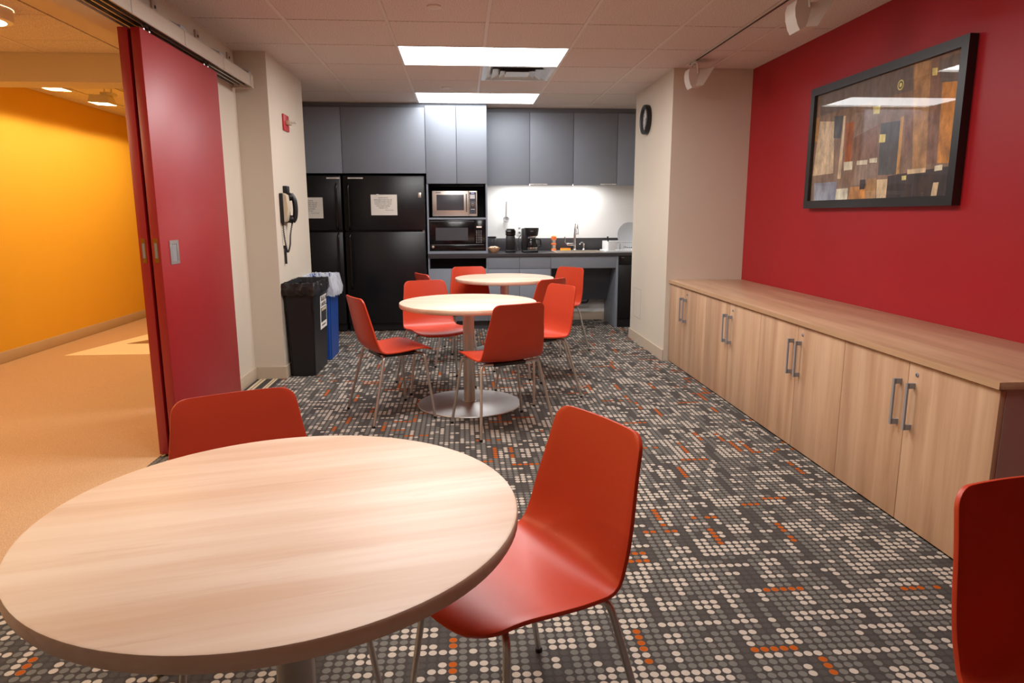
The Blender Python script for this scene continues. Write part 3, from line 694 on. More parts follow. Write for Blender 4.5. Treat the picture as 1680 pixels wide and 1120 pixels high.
mg = B('magnet', 'white_plastic', None, -.91, -.885, KF-.006, KF-.002, 1.487, 1.499, bev=.001); tag(mg, 'small pale magnet holding the printed notice on the right refrigerator', 'magnet')

# ------------------------------------------------------------------ kitchen: cabinets over the refrigerators and the oven tower
CY = 7.655; TX0, TX1 = -.374, .288
def wall_cab(x0, x1, y0, z0, z1, doors, label, group='grey wall cabinets'):
    t = thing('wall_cabinet', ((x0+x1)/2, (y0+YB)/2, z0), label, 'cabinet', group)
    B('body', 'grey_laminate_dark', t, x0+.001, x1-.001, y0+.02, YB-.001, z0+(.03 if y0 > 7.8 else .004), z1)
    for a, b_ in doors: B('door', 'grey_laminate', t, a+.0026, b_-.0026, y0, y0+.019, z0, z1-.004, bev=.001)
    return t
wall_cab(-2.15, -1.264, CY, 1.72, 2.405, [(-2.15, -1.264)], 'grey cabinet over the refrigerator beside the beige pier')
wall_cab(-1.264, -.374, CY, 1.72, 2.405, [(-1.264, -.374)], 'wide grey cabinet over the right refrigerator')
B1 = wall_cab(-.374, .288, CY-.003, 1.612, 2.425, [(-.374, -.042), (-.042, .288)], 'bright grey two-door cabinet above the steel microwave')
for a, b_, lb in ((.288, .783, 'grey wall cabinet above the coffee maker, next to the microwave tower'), (.783, 1.283, 'grey wall cabinet above the sink with a label at its lower left corner'),
                  (1.283, 1.789, 'grey wall cabinet with a label at its lower right corner'), (1.789, 2.31, 'dark grey wall cabinet cut off by the clock pier')):
    wall_cab(a, b_, 7.95, 1.607, 2.405, [(a, b_)], lb)
label_strip(.79, .985, 7.949, 1.612, 1.624, 'white paper label strip on the cabinet above the sink', 'paper label strips', 'PLATES AND CUPS HERE')
label_strip(1.60, 1.783, 7.949, 1.612, 1.624, 'white paper label strip on the cabinet above the dish rack', 'paper label strips', 'CLEAN DISHES ONLY')
fl = thing('cabinet_filler', (0, 7.9, 2.405), 'dark grey filler strip between the wall cabinets and the ceiling', 'filler strip')
B('strip', 'grey_laminate', fl, -2.2, TX0-.001, CY+.05, CY+.07, 2.405, CEIL-.004); B('strip', 'grey_laminate', fl, TX0, .288, CY+.05, CY+.07, 2.426, CEIL-.004); B('strip', 'grey_laminate', fl, .289, 2.31, 7.985, 8.0, 2.405, CEIL-.004)
# tower
TX0, TX1 = -.374, .288
tw = thing('microwave_tower', ((TX0+TX1)/2, 7.97, .852), 'grey open tower holding two microwaves', 'cabinet')
for x0 in (TX0, TX1-.018): B('side_panel', 'grey_laminate', tw, x0, x0+.018, CY+.002, YB-.002, .854, 1.611)
B('shelf', 'grey_laminate', tw, TX0+.018, TX1-.018, CY+.004, YB-.002, 1.228, 1.247)
B('base_rail', 'grey_laminate', tw, TX0+.018, TX1-.018, CY+.003, YB-.002, .854, .882)
B('niche_back', 'dark_void', tw, TX0+.018, TX1-.018, YB-.012, YB-.002, .882, 1.611)
B('niche_lining', 'dark_void', tw, TX1-.021, TX1-.0182, CY+.006, YB-.02, .882, 1.611)
B('niche_lining', 'dark_void', tw, TX0+.0182, TX0+.021, CY+.006, YB-.02, .882, 1.611)
# steel microwave
mw = thing('microwave', (-.07, 7.95, 1.248), 'stainless steel microwave with round dial on the upper shelf', 'microwave', 'microwaves in the tower')
MY = 7.72; x0, x1 = -.318, .178; z0, z1 = 1.262, 1.538
B('case', 'steel', mw, x0+.004, x1-.004, MY+.03, 8.16, z0, z1-.002)
for a in (x0+.04, x1-.04): B('foot', 'black_plastic', mw, a-.015, a+.015, MY+.05, MY+.08, 1.2475, z0)
xd = .083
dr = B('door', 'steel_bright', mw, x0, xd-.001, MY, MY+.03, z0, z1, bev=.004)
B('window', 'screen_grey', dr, x0+.048, xd-.052, MY-.0015, MY+.001, z0+.065, z1-.042, bev=.0005)
B('grip', 'black_plastic', dr, xd-.030, xd-.018, MY-.006, MY+.001, z0+.05, z1-.035, bev=.002)
for i in range(9): B('grip_rivet', 'steel_bright', dr, xd-.026, xd-.022, MY-.008, MY-.005, z0+.06+i*.02, z0+.068+i*.02)
B('name_plate', 'handle_grey', dr, x0+.04, x0+.095, MY-.0015, MY+.001, z1-.025, z1-.016)
cp = B('control_panel', 'steel_bright', mw, xd, x1, MY, MY+.03, z0, z1, bev=.004)
B('control_face', 'screen_grey', cp, xd+.008, x1-.012, MY-.0012, MY+.001, z0+.025, z1-.015)
B('display', 'display_blue', cp, xd+.027, x1-.032, MY-.002, MY, z1-.030, z1-.021)
B('control_arc', 'white_plastic', cp, xd+.016, x1-.026, MY-.0018, MY, z1-.085, z1-.04)
xk = (xd+x1)/2-.002
b = new(); lathe(b, [(.001, MY-.022), (.02, MY-.021), (.024, MY-.015), (.026, MY-.001)], (xk, 0, z0+.125), 24, 'y'); obj('dial', b, 'chrome', cp, 40)
for i in range(10):
    a = PI*(-.2+1.4*i/9); B('dial_mark', 'white_plastic', cp, xk+.035*math.cos(a)-.002, xk+.035*math.cos(a)+.002, MY-.002, MY, z0+.125+.035*math.sin(a)-.002, z0+.125+.035*math.sin(a)+.002)
B('control_bar', 'white_plastic', cp, xk-.022, xk+.022, MY-.002, MY, z0+.072, z0+.078)
# black microwave
mb = thing('microwave', (-.043, 7.9, .882), 'black built-in microwave with keypad on the lower shelf', 'microwave', 'microwaves in the tower')
x0, x1, z0, z1 = TX0+.023, TX1-.023, .884, 1.222; MY = CY+.006
B('case', 'black_plastic', mb, x0+.01, x1-.01, MY+.03, 8.2, z0, z1)
dr = B('door', 'black_gloss', mb, x0, .145, MY, MY+.03, z0+.075, z1, bev=.003)
wn = new(); box(wn, -.285, .07, MY-.0015, MY+.001, z0+.115, z1-.085, .0006); obj('window', wn, 'screen_grey', dr)
B('door_trim', 'screen_grey', dr, x0+.01, .14, MY-.001, MY+.001, z1-.02, z1-.012)
sk = B('bottom_skirt', 'black_gloss', mb, x0, x1, MY, MY+.03, z0, z0+.07, bev=.003)
B('skirt_line', 'handle_grey', sk, x0+.02, x1-.02, MY-.001, MY+.001, z0+.0655, z0+.068)
kpp = B('control_panel', 'black_gloss', mb, .148, x1, MY, MY+.03, z0+.075, z1, bev=.003)
B('display', 'display_orange', kpp, .165, .222, MY-.001, MY+.001, z1-.085, z1-.068)
for r_ in range(8):
    for q in range(3): B('key', 'handle_grey', kpp, .160+q*.024, .174+q*.024, MY-.001, MY+.001, z0+.088+r_*.018, z0+.094+r_*.018)
b = new(); lathe(b, [(.001, MY-.003), (.014, MY-.002), (.015, MY+.001)], (x0+.035, 0, z0+.045), 20, 'y'); obj('emblem', b, 'steel_bright', sk, 40)

# ------------------------------------------------------------------ kitchen: base cabinets, counter, backsplash
CTZ0, CTZ1 = .820, .852
kt = thing('kitchen_counter', (.95, 7.95, CTZ0), 'dark charcoal laminate kitchen counter with upstand', 'countertop')
SX0, SX1, SY0, SY1 = 1.085, 1.605, 7.74, 8.12
b = new(); box(b, TX0, SX0, 7.63, YB-.001, CTZ0, CTZ1); box(b, SX1, 2.315, 7.63, YB-.001, CTZ0, CTZ1); box(b, SX0, SX1, 7.63, SY0, CTZ0, CTZ1); box(b, SX0, SX1, SY1, YB-.001, CTZ0, CTZ1)
obj('slab', b, 'counter_laminate', kt)
B('upstand', 'counter_laminate', kt, TX1+.001, 2.315, YB-.02, YB-.001, CTZ1, 1.0, bev=.001)
def base(x0, x1, label): return thing('base_cabinet', ((x0+x1)/2, 7.95, 0), label, 'cabinet', 'grey base cabinets')
def toe(t, x0, x1): B('toe_kick', 'grey_laminate_dark', t, x0+.002, x1-.002, CY+.06, CY+.08, 0, .095)
t = base(TX0, TX1, 'grey base cabinet with open dark slot beneath the microwaves'); toe(t, TX0, TX1)
for x0 in (TX0, TX1-.016): B('side_panel', 'grey_laminate', t, x0, x0+.016, CY+.002, YB-.002, .095, CTZ0-.001)
B('top_rail', 'grey_laminate', t, TX0+.016, TX1-.016, CY+.003, YB-.01, .803, CTZ0-.001); B('slot_back', 'dark_void', t, TX0+.016, TX1-.016, CY+.30, CY+.31, .68, .803)
B('body', 'grey_laminate_dark', t, TX0+.017, TX1-.017, CY+.03, YB-.01, .097, .675)
B('door', 'grey_laminate', t, TX0+.002, TX1-.002, CY, CY+.02, .097, .688, bev=.001)
for a, b_, lb in ((TX1, .642, 'grey base cabinet with drawer, beside the microwave tower'), (.642, .995, 'grey base cabinet with drawer, beside the open sink bay')):
    t = base(a, b_, lb); toe(t, a, b_); B('body', 'grey_laminate_dark', t, a+.001, b_-.001, CY+.022, YB-.01, .097, CTZ0-.002)
    B('drawer', 'grey_laminate', t, a+.0015, b_-.0015, CY, CY+.02, .684, CTZ0-.006, bev=.001); B('door', 'grey_laminate', t, a+.0015, b_-.0015, CY, CY+.02, .097, .680, bev=.001)
sb = thing('sink_bay', (1.37, 7.95, 0), 'open knee space under the sink with grey apron and end panel', 'cabinet')
B('apron', 'grey_laminate', sb, .997, 1.739, CY, CY+.02, .682, CTZ0-.003, bev=.001)
B('end_panel', 'grey_laminate', sb, 1.741, 1.766, CY-.004, YB-.015, 0, CTZ0-.002, bev=.001)
B('side_panel', 'grey_laminate_dark', sb, .996, 1.008, CY+.022, YB-.015, 0, .68)
b = new(); prism(b, [(CY+.20, .68), (CY+.215, .68), (8.13, .27), (8.115, .27)], 'x', 1.009, 1.74); obj('pipe_cover', b, 'grey_laminate_dark', sb)
b = new(); tube(b, bend([(1.2, 8.12, .30), (1.2, 8.11, .235), (1.50, 8.11, .235), (1.53, 8.15, .30)], .03, 3), .012, 8); obj('drain_hose', b, 'black_plastic', sb, 50)
B('power_strip', 'white_plastic', None, 1.18, 1.36, YB-.045, YB-.013, .045, .085, bev=.004); tag(bpy.data.objects['power_strip'], 'white power strip on the baseboard under the sink', 'power strip')
dw = thing('dishwasher', (2.04, 7.95, 0), 'black dishwasher beside the sink bay, partly behind the clock pier', 'dishwasher')
B('tub', 'black_plastic', dw, 1.772, 2.312, CY+.04, YB-.02, .01, CTZ0-.004)
B('door', 'black_enamel', dw, 1.772, 2.312, CY, CY+.035, .10, .715, bev=.003); pnl = B('control_panel', 'black_gloss', dw, 1.772, 2.312, CY-.003, CY+.035, .720, CTZ0-.004, bev=.003)
B('name_badge', 'handle_grey', pnl, 1.80, 1.828, CY-.0045, CY-.002, .795, .801); B('kick_plate', 'black_plastic', dw, 1.775, 2.31, CY+.02, CY+.035, .0, .095)
# undercabinet lights
for a, b_, lb in ((.45, 1.00, 'slim lit under-cabinet lamp above the coffee maker'), (1.05, 1.60, 'slim lit under-cabinet lamp above the sink')):
    u = thing('under_cabinet_lamp', ((a+b_)/2, 8.05, 1.585), lb, 'light', 'under-cabinet lamps')
    B('housing', 'fixture_white', u, a, b_, 8.02, 8.09, 1.616, 1.634, bev=.002); B('lens', 'lens_undercabinet', u, a+.01, b_-.01, 8.03, 8.08, 1.6135, 1.6165)

# ------------------------------------------------------------------ kitchen: sink and things on the counter
sk = thing('kitchen_sink', ((SX0+SX1)/2, (SY0+SY1)/2, .70), 'stainless steel drop-in sink in the dark counter', 'sink')
b = new(); e = .022
for d in ((SX0-e, SX1+e, SY0-e, SY0), (SX0-e, SX1+e, SY1, SY1+.085), (SX0-e, SX0, SY0, SY1), (SX1, SX1+e, SY0, SY1)): box(b, *d, CTZ1, CTZ1+.006)
obj('rim', b, 'steel_bright', sk)
b = new()
for d in ((SX0, SX1, SY0, SY0+.004, .70, CTZ1), (SX0, SX1, SY1-.004, SY1, .70, CTZ1), (SX0, SX0+.004, SY0, SY1, .70, CTZ1), (SX1-.004, SX1, SY0, SY1, .70, CTZ1), (SX0, SX1, SY0, SY1, .696, .70)): box(b, *d)
obj('basin', b, 'steel_bright', sk)
fa = thing('faucet', (1.345, 8.16, CTZ1+.004), 'tall chrome kitchen faucet with side lever behind the sink', 'faucet'); fz = CTZ1+.004
b = new(); lathe(b, [(.028, fz), (.028, fz+.012), (.018, fz+.02), (.016, fz+.11), (.014, fz+.20)], (1.345, 8.16, 0), 20); obj('stem', b, 'chrome', fa, 40)
b = new(); tube(b, smooth_path([(1.345, 8.16, fz+.19), (1.347, 8.15, fz+.27), (1.349, 8.10, fz+.325), (1.349, 8.03, fz+.31), (1.349, 8.00, fz+.25)], 6), .011, 12); sp = obj('spout', b, 'chrome', fa, 50)
b = new(); tube(b, [(1.349, 8.00, fz+.255), (1.349, 7.995, fz+.19)], .016, 12, rs=[.012, .017]); obj('spray_head', b, 'chrome', sp, 40)
b = new(); tube(b, [(1.345, 8.16, fz+.07), (1.25, 8.14, fz+.075)], .016, 12); lv = obj('valve_body', b, 'chrome', fa, 40)
b = new(); tube(b, [(1.25, 8.14, fz+.075), (1.225, 8.13, fz+.10), (1.222, 8.13, fz+.165)], .006, 8); obj('lever', b, 'chrome', lv, 40)
sd = thing('soap_pump', (1.455, 8.165, fz), 'short chrome soap pump beside the faucet', 'soap pump')
b = new(); lathe(b, [(.02, fz), (.02, fz+.01), (.011, fz+.02), (.012, fz+.06), (.016, fz+.075), (.012, fz+.085)], (1.455, 8.165, 0), 16); obj('pump_body', b, 'chrome', sd, 40)
b = new(); tube(b, smooth_path([(1.455, 8.165, fz+.078), (1.43, 8.14, fz+.095), (1.40, 8.11, fz+.075)], 4), .007, 8); obj('nozzle', b, 'chrome', sd, 50)
so = thing('dish_soap_bottle', (1.098, 8.18, CTZ1+.004), 'slim orange and clear bottle standing beside the sink', 'bottle'); sz = CTZ1+.004
for z0_, z1_, m_, r_ in ((0, .022, 'orange_plastic', .031), (.022, .065, 'steel_bright', .025), (.065, .088, 'orange_plastic', .031), (.088, .125, 'steel_bright', .025)):
    b = new(); lathe(b, [(r_*.94, sz+z0_), (r_, sz+z0_+.004), (r_, sz+z1_-.004), (r_*.94, sz+z1_)], (1.098, 8.18, 0), 20); obj('band' if m_ == 'orange_plastic' else 'clear_body', b, m_, so, 40)
b = new(); lathe(b, [(.031, sz+.125), (.031, sz+.165), (.02, sz+.175), (.006, sz+.178)], (1.098, 8.18, 0), 20); obj('cap', b, 'orange_plastic', so, 40)
spg = thing('sponge', (1.24, 8.155, CTZ1+.0045), 'yellow sponge lying on the sink rim', 'sponge')
B('foam', 'yellow_sponge', spg, 1.175, 1.295, 8.125, 8.185, CTZ1+.0045, CTZ1+.028, bev=.005); B('scouring_pad', 'orange_plastic', spg, 1.176, 1.294, 8.126, 8.184, CTZ1+.028, CTZ1+.034, bev=.002)
# dish rack
RK0, RK1, RKY0, RKY1 = 1.675, 2.10, 7.78, 8.12; rz = CTZ1
rk = thing('dish_rack', ((RK0+RK1)/2, (RKY0+RKY1)/2, rz), 'white wire dish rack on a tray at the end of the counter', 'dish rack')
B('drip_tray', 'white_plastic', rk, RK0-.03, RK1, RKY0-.02, RKY1+.02, rz, rz+.018, bev=.005)
b = new(); tube(b, [(RK0, RKY0, rz+.115), (RK1, RKY0, rz+.115), (RK1, RKY1, rz+.115), (RK0, RKY1, rz+.115), (RK0, RKY0, rz+.115)], .006, 8); obj('top_rim', b, 'white_plastic', rk, 50)
B('basket_end', 'white_plastic', rk, RK0-.004, RK0+.006, RKY0, RKY1, rz+.02, rz+.112, bev=.002)
B('front_panel', 'white_plastic', rk, RK0, RK0+.085, RKY0-.004, RKY0+.004, rz+.02, rz+.112, bev=.002)
for i in range(15):
    x = RK0+.10+i*.022
    b = new(); tube(b, [(x, RKY0, rz+.115), (x, RKY0, rz+.03), (x, RKY1, rz+.03), (x, RKY1, rz+.115)], .0025, 6); obj('wire', b, 'white_plastic', rk)
pl = thing('dish', (1.985, 8.06, rz+.035), 'large pale round dish standing upright in the dish rack', 'dish')
b = new(); lathe(b, [(.001, .012), (.09, .010), (.12, .004), (.148, -.004), (.150, .0), (.12, .010), (.09, .016), (.001, .018)], (0, 0, 0), 40, 'y')
bmesh.ops.rotate(b, verts=b.verts, cent=(0, 0, 0), matrix=Matrix.Rotation(math.radians(-10), 3, 'X')); bmesh.ops.translate(b, verts=b.verts, vec=(1.985, 8.06, rz+.19)); obj('plate', b, 'dish_grey', pl, 40)
for i, (x, c_) in enumerate(((1.77, 'white_plastic'), (1.83, 'white_plastic'))):
    b = new(); lathe(b, [(.026, rz+.032), (.034, rz+.10), (.033, rz+.10), (.025, rz+.036)], (x+.02, 7.86+.03*i, 0), 20); tag(obj('cup', b, c_, None, 40), ('white cup in the dish rack nearer the sink', 'white cup in the dish rack nearer the pier')[i], 'cup', 'cups in the dish rack')
b = new(); tube(b, [(1.705, 7.90, rz+.035), (1.69, 7.91, rz+.175)], .008, 8, rs=[.005, .01]); tag(obj('spatula', b, 'black_plastic', None, 50), 'dark utensil handle sticking up from the dish rack', 'utensil')
# coffee grinder
gx, gy = .558, 7.90
gr = thing('coffee_grinder', (gx, gy, CTZ1), 'tall black coffee grinder next to the coffee maker', 'coffee grinder')
B('base', 'black_plastic', gr, gx-.058, gx+.058, gy-.06, gy+.06, CTZ1, CTZ1+.03, bev=.008); B('body', 'black_plastic', gr, gx-.050, gx+.050, gy-.05, gy+.05, CTZ1+.03, CTZ1+.19, bev=.012)
B('hopper', 'black_gloss', gr, gx-.056, gx+.056, gy-.054, gy+.054, CTZ1+.19, CTZ1+.255, bev=.01); B('lid', 'black_plastic', gr, gx-.045, gx+.045, gy-.05, gy+.05, CTZ1+.255, CTZ1+.268, bev=.005)
# coffee maker with carafe
mx_, my_ = .785, 7.90; cz0 = CTZ1
cm = thing('coffee_maker', (mx_, my_, cz0), 'black drip coffee maker with glass carafe', 'coffee maker')
B('base', 'black_plastic', cm, mx_-.095, mx_+.085, my_-.11, my_+.11, cz0, cz0+.028, bev=.01)
B('tower', 'black_plastic', cm, mx_-.095, mx_-.030, my_-.06, my_+.11, cz0+.028, cz0+.272, bev=.012)
b = new(); lathe(b, [(.07, cz0+.185), (.078, cz0+.20), (.088, cz0+.265), (.085, cz0+.278), (.001, cz0+.280)], (mx_+.012, my_-.01, 0), 28); bk = obj('brew_head', b, 'black_plastic', cm, 40)
B('name_mark', 'handle_grey', bk, mx_-.005, mx_+.028, my_-.0965, my_-.093, cz0+.238, cz0+.243)
b = new(); lathe(b, [(.056, cz0+.172), (.058, cz0+.186)], (mx_+.012, my_-.01, 0), 24); obj('trim_ring', b, 'chrome', cm, 40)
b = new(); lathe(b, [(.001, cz0+.030), (.058, cz0+.031), (.070, cz0+.05), (.072, cz0+.085), (.060, cz0+.135), (.048, cz0+.155), (.050, cz0+.17)], (mx_+.012, my_-.02, 0), 28, cap=False); cf = obj('carafe', b, 'smoked_glass', cm, 50)
b = new(); lathe(b, [(.073, cz0+.045), (.074, cz0+.058)], (mx_+.012, my_-.02, 0), 28, cap=False); obj('band', b, 'chrome', cf, 50)
b = new(); tube(b, bend([(mx_+.06, my_-.04, cz0+.155), (mx_+.115, my_-.05, cz0+.15), (mx_+.12, my_-.05, cz0+.07), (mx_+.085, my_-.05, cz0+.065)], .02, 4), .009, 10); obj('handle', b, 'black_plastic', cf, 50)
b = new(); lathe(b, [(.068, cz0+.0285), (.068, cz0+.031)], (mx_+.012, my_-.02, 0), 24); obj('hot_plate', b, 'steel_bright', cm, 40)
# bowl of nuts / sweets
bo = thing('bowl', (.36, 7.80, CTZ1), 'small peach bowl of pale snacks beside the microwave tower', 'bowl')
b = new(); lathe(b, [(.03, CTZ1), (.035, CTZ1+.004), (.062, CTZ1+.03), (.076, CTZ1+.058), (.073, CTZ1+.058), (.058, CTZ1+.03), (.03, CTZ1+.01), (.001, CTZ1+.008)], (.36, 7.80, 0), 28, cap=False); obj('shell', b, 'bowl_peach', bo, 50)
b = new()
for i in range(26):
    a, r_ = random.random()*2*PI, .055*math.sqrt(random.random()); bmesh.ops.create_icosphere(b, subdivisions=1, radius=.011+.004*random.random(), matrix=Matrix.Translation((.36+r_*math.cos(a), 7.80+r_*math.sin(a), CTZ1+.052+.018*(1-r_/.055)+.004*random.random())))
sn = obj('snacks', b, 'nut_tan', bo, 60); sn['kind'] = 'stuff'
jr = thing('glass_jar', (.355, 8.10, CTZ1), 'glass jar with black lid behind the snack bowl', 'jar')
b = new(); lathe(b, [(.001, CTZ1+.002), (.045, CTZ1+.002), (.05, CTZ1+.01), (.05, CTZ1+.14), (.042, CTZ1+.155)], (.355, 8.10, 0), 24, cap=False); obj('jar_body', b, 'clear_glass', jr, 50)
b = new(); lathe(b, [(.05, CTZ1+.155), (.052, CTZ1+.16), (.052, CTZ1+.172), (.045, CTZ1+.176), (.001, CTZ1+.177)], (.355, 8.10, 0), 24); obj('lid', b, 'black_plastic', jr, 50)
# outlet with plug, ladle
ou = thing('wall_outlet', (.692, YB, 1.03), 'white wall outlet with a black plug above the upstand', 'outlet')
B('cover_plate', 'white_plastic', ou, .657, .727, YB-.006, YB, 1.035, 1.15, bev=.002)
for z in (1.068, 1.118): B('socket', 'handle_grey', ou, .678, .706, YB-.009, YB-.005, z-.012, z+.012, bev=.002)
b = new(); tube(b, smooth_path([(.69, YB-.02, 1.068), (.715, YB-.04, 1.05), (.68, YB-.05, 1.0), (.655, YB-.10, .93), (.66, YB-.2, .862)], 6), .004, 6); o = obj('plug_cord', b, 'black_plastic', None, 60); tag(o, 'thin black cord drooping from the wall outlet', 'cord')
la = thing('ladle', (.535, YB, 1.22), 'steel ladle hanging from a hook on the white kitchen wall', 'ladle')
b = new(); tube(b, [(.54, YB-.012, 1.43), (.537, YB-.014, 1.30), (.535, YB-.018, 1.25)], .009, 8); obj('handle', b, 'steel', la, 40)
b = new(); lathe(b, [(.001, -.030), (.020, -.025), (.033, -.008), (.037, .010), (.033, .010), (.019, -.018), (.001, -.024)], (0, 0, 0), 20); bmesh.ops.rotate(b, verts=b.verts, cent=(0, 0, 0), matrix=Matrix.Rotation(.9, 3, 'X')); bmesh.ops.translate(b, verts=b.verts, vec=(.533, YB-.05, 1.222)); obj('cup', b, 'handle_grey', la, 50)
hk = thing('wall_hook', (.54, YB, 1.40), 'small steel hook on the white kitchen wall holding the ladle', 'hook')
B('plate', 'steel', hk, .532, .548, YB-.004, YB, 1.395, 1.465, bev=.001)
b = new(); tube(b, [(.54, YB-.004, 1.432), (.542, YB-.03, 1.428), (.56, YB-.034, 1.432), (.575, YB-.03, 1.43)], .004, 6); obj('peg', b, 'steel', hk, 40)

# ------------------------------------------------------------------ bins
def bin_(x0, x1, y0, y1, z, taper, body, label):
    t = thing('waste_bin', ((x0+x1)/2, (y0+y1)/2, 0), label, 'bin', 'tall waste bins beside the pier')
    b = new(); tp = taper
    def loop(i, zz): return [b.verts.new(p) for p in ((x0-i, y0-i, zz), (x1+i, y0-i, zz), (x1+i, y1+i, zz), (x0-i, y1+i, zz))]
    L = [loop(0, .004), loop(tp, z-.03), loop(tp+.010, z-.028), loop(tp+.010, z), loop(tp+.002, z), loop(tp-.004, z-.03), loop(-.008, .012)]
    ring_faces(b, L); b.faces.new(L[0][::-1]); b.faces.new(L[-1])
    bmesh.ops.bevel(b, geom=[e for e in b.edges if abs(e.verts[0].co.z-e.verts[1].co.z) > .1], offset=.018, segments=3, affect='EDGES')
    obj('shell', b, body, t, 40); return t
def bag(t, x0, x1, y0, y1, z, drop, mat, amp, bulge, ymin=0):
    """liner folded over the rim: crinkled skirt outside, pleats inside"""
    b = new(); n = 96; rings = []
    per = [(x0, y0), (x1, y0), (x1, y1), (x0, y1)]
    def pt(s):
        L = [x1-x0, y1-y0, x1-x0, y1-y0]; T = sum(L); d = s*T; k_ = 0
        while d > L[k_]+1e-9: d -= L[k_]; k_ += 1
        a, c = Vector(per[k_]), Vector(per[(k_+1) % 4]); return a+(c-a)*(d/L[k_])
    cc = Vector(((x0+x1)/2, (y0+y1)/2))
    rnd = [[random.uniform(-1, 1) for _ in range(n)] for _ in range(9)]
    for k_, (off, dz) in enumerate(((-.03, -.22), (-.02, -.08), (-.006, -.01), (.0, .006), (.010, .006), (.014, -.02), (.016+bulge*.5, -drop*.4), (.017+bulge, -drop*.75), (.016+bulge*.8, -drop))):
        ring = []
        for i in range(n):
            p = pt(i/n); o_ = (p-cc).normalized(); j = rnd[k_][i]*amp*(.3 if k_ in (3, 4) else 1)
            q = p+o_*(off+max(j, -.002) if k_ > 3 else off+j); ring.append(b.verts.new((max(q.x, COLX+.003), max(q.y, ymin), z+dz+(rnd[k_][(i*7) % n]*amp*.8 if k_ != 4 else 0))))
        rings.append(ring)
    ring_faces(b, rings); return obj('liner_bag', b, mat, t, 70)
bb = bin_(-1.378, -1.192, 5.462, 5.985, .745, .022, 'black_plastic', 'tall black waste bin with black liner and white poster')
bag(bb, -1.408, -1.162, 5.432, 6.015, .745, .085, 'bag_black', .011, .004)
blu = bin_(-1.370, -1.175, 6.085, 6.46, .745, .018, 'blue_plastic', 'tall blue recycling bin with clear plastic liner')
bag(blu, -1.392, -1.150, 6.062, 6.48, .745, .17, 'clear_bag', .012, .03, 6.05)
# poster on the side of the black bin (follows the taper)
ps = thing('bin_poster', (-1.18, 5.84, .34), 'white and black poster on the side of the black waste bin', 'poster')
bx = lambda z: -1.192+.022*(z-.004)/.711+.0012
def quad(name, mat, y0, y1, z0, z1, lift, par):
    b = new(); f = [(y0, z0), (y1, z0), (y1, z1), (y0, z1)]; A = [b.verts.new((bx(z)+lift, y, z)) for y, z in f]; C_ = [b.verts.new((bx(z)+lift+.0006, y, z)) for y, z in f]
    b.faces.new(A[::-1]); b.faces.new(C_); ring_faces(b, [A, C_]); return obj(name, b, mat, par)
PY_0, PY_1 = 5.70, 5.965
quad('sheet', 'paper', PY_0, PY_1, .338, .617, .0, ps)
quad('picture_block', 'ink', PY_0+.025, PY_1-.015, .395, .515, .0008, ps)
quad('picture_band', 'cream_plastic', PY_0+.05, PY_1-.03, .487, .510, .0016, ps)
for i in range(5): quad('picture_dots', 'screen_grey', PY_0+.04+i*.04, PY_0+.055+i*.04, .41, .475, .0016, ps)
text('heading', 'TRASH IN', .055, 'ink', ps, face_right(bx(.58)+.002, (PY_0+PY_1)/2, .588)); text('heading', 'LANDFILL', .050, 'ink', ps, face_right(bx(.54)+.002, (PY_0+PY_1)/2, .543))
quad('footer_print', 'screen_grey', PY_0+.06, PY_1-.05, .362, .372, .0008, ps)

# ------------------------------------------------------------------ round tables
TZ = .706
def table(x, y, label, name='round_table', rot=0):
    t = thing(name, (x, y, 0), label, 'table', 'round tables', rot)
    t.rotation_euler.z = 0
    b = new(); R = .457; lathe(b, [(.0005, TZ-.034), (R-.012, TZ-.034), (R-.004, TZ-.031), (R, TZ-.024), (R, TZ-.005), (R-.002, TZ-.0015), (R-.006, TZ), (.0005, TZ)], (x, y, 0), 96); top = obj('table_top', b, 'table_wood', t, 30)
    b = new(); lathe(b, [(.038, .012), (.038, TZ-.036)], (x, y, 0), 32); obj('pedestal', b, 'steel', t, 40)
    b = new(); lathe(b, [(.001, TZ-.044), (.16, TZ-.042), (.16, TZ-.034)], (x, y, 0), 32); obj('mounting_plate', b, 'black_plastic', t, 40)
    b = new(); lathe(b, [(.001, 0), (.350, 0), (.353, .004), (.350, .009), (.06, .016), (.05, .022), (.001, .022)], (x, y, 0), 64); obj('base_plate', b, 'steel', t, 30)
    t.rotation_euler.z = rot
    return t
table(-.354, 1.288, 'large round pale wood table in the foreground', rot=math.radians(13))
table(.037, 4.545, 'round pale wood table in the middle of the room', rot=math.radians(-4))
table(.39, 6.32, 'round pale wood table nearest the kitchen', rot=math.radians(3))

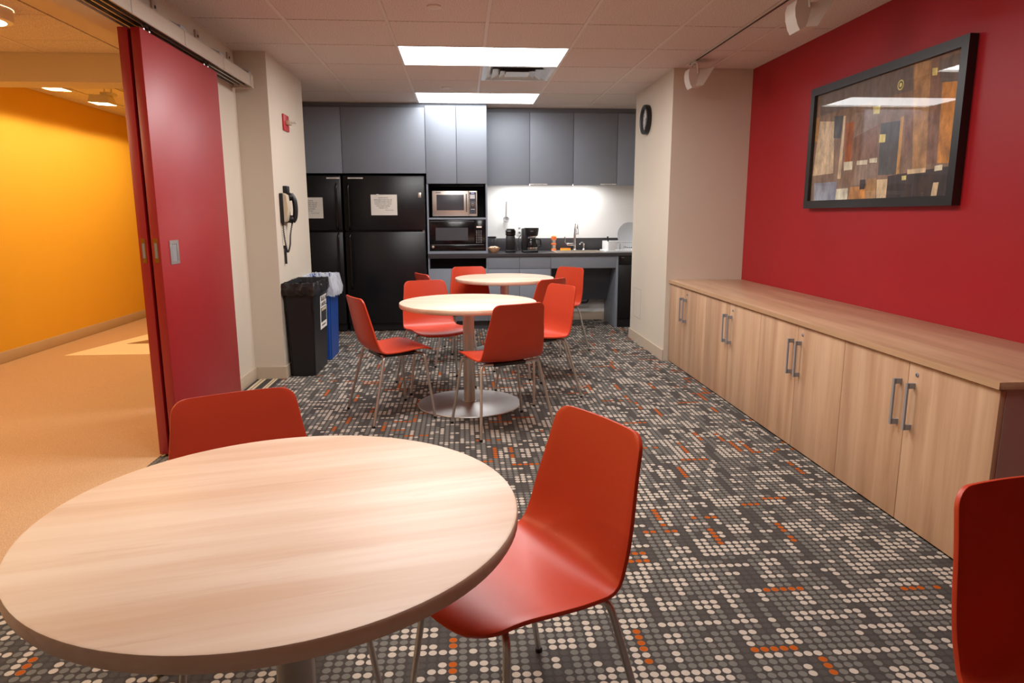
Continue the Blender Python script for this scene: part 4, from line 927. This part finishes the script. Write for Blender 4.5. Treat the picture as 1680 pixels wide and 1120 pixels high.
# ------------------------------------------------------------------ chairs
def make_chair():
    root = thing('chair', (0, 0, 0), '', 'chair', 'red shell chairs around the round tables')
    ctrl = [(.262, .416, .186), (.238, .431, .203), (.165, .440, .211), (.06, .433, .211), (-.03, .426, .209), (-.095, .430, .207), (-.140, .455, .203), (-.166, .505, .198), (-.183, .575, .192), (-.204, .675, .176), (-.228, .780, .162)]
    P = smooth_path([(a, b_, c_) for a, b_, c_ in ctrl], 8)
    # arc length resample
    L = [0]
    for a, c_ in zip(P, P[1:]): L.append(L[-1]+math.hypot(c_.x-a.x, c_.y-a.y))
    T = L[-1]
    def at(s):
        for i in range(len(L)-1):
            if L[i+1] >= s-1e-9:
                f = (s-L[i])/(L[i+1]-L[i]); return P[i].lerp(P[i+1], f)
        return P[-1]
    ss = []
    rc, rt_ = .050, .037
    for i in range(7): ss.append(rc*(1-math.cos(PI/2*i/6)))
    n = 26
    ss += [rc+(T-rc-rt_)*i/n for i in range(1, n)]
    for i in range(7): ss.append(T-rt_+rt_*math.sin(PI/2*i/6))
    bm = new(); rows = []; M = 14
    for s in ss:
        p = at(s); w_ = p.z; d, q_ = (s, rc) if s < T/2 else (T-s, rt_)
        if d < q_: w_ = w_-q_+math.sqrt(max(0, q_*q_-(q_-d)**2))
        f = s/T                                   # 0 front, 1 top
        back = max(0, min(1, (f-.42)/.2)); back = back*back*(3-2*back)
        front = max(0, 1-f/.30)
        row = []
        for j in range(M+1):
            t = -1+2*j/M; y = t*w_; q = (y/.2)**2
            x = p.x+back*.026*q-front*.045*q; z = p.y+(1-back)*.016*q
            row.append(bm.verts.new((x, y, z)))
        rows.append(row)
    ring_faces(bm, rows, close=False)
    o = obj('shell', bm, 'red_shell', root, 80)
    m = o.modifiers.new('thickness', 'SOLIDIFY'); m.thickness = .010; m.offset = 0
    m = o.modifiers.new('edge', 'BEVEL'); m.width = .0035; m.segments = 2; m.limit_method = 'ANGLE'; m.angle_limit = math.radians(50)
    b = new(); box(b, -.10, .15, -.11, .11, .398, .424, .01); obj('seat_mount', b, 'black_plastic', root, 40)
    for fx, tx, cxm in ((-.2035, -.10, -.085), (.2035, .165, .13)):
        for sy in (-1, 1):
            zt = .421 if tx > 0 else .424
            b = new(); tube(b, bend([(fx, sy*.2475, .008), (tx, sy*.190, zt-.003), (cxm, sy*.10, .411), (cxm, 0, .409)], .030, 5), .0085, 10)
            lg = obj('leg', b, 'steel', root, 50)
            b = new(); lathe(b, [(.010, 0), (.0105, .004), (.0095, .014)], (fx, sy*.2475, 0), 12); obj('foot_glide', b, 'black_plastic', lg, 40)
    return root
proto = make_chair()
CH = [((-.479, 4.348), 26.7, 'red shell chair at the left of the middle table, beside the bins'),
      ((.233, 4.017), 114.6, 'red shell chair with its back to the camera at the middle table'),
      ((.53, 4.755), 208.6, 'red shell chair at the right of the middle table'),
      ((-.217, 5.087), 290, 'red shell chair behind the middle table, in front of the refrigerators'),
      ((.14, 1.50), 207, 'red shell chair at the right of the foreground table, mostly in view'),
      ((-.548, 1.727), 297, 'red shell chair behind the foreground table, beside the red sliding doors'),
      ((1.085, .93), 279, 'red shell chair cut off at the lower right corner, below the cabinets'),
      ((.10, 6.48), 281, 'red shell chair at the far table, in front of the microwave tower'),
      ((-.16, 6.02), 25, 'red shell chair left of the far table, only its top corner showing'),
      ((.57, 5.49), 131, 'dark red shell chair turned away at the near side of the far table'),
      ((.88, 6.38), 220, 'red shell chair at the right of the far table, before the sink bay')]
for i, ((x, y), a, lb) in enumerate(CH):
    c = proto if i == 0 else copy_tree(proto)
    c.location = (x, y, 0); c.rotation_euler.z = math.radians(a); c['label'] = lb
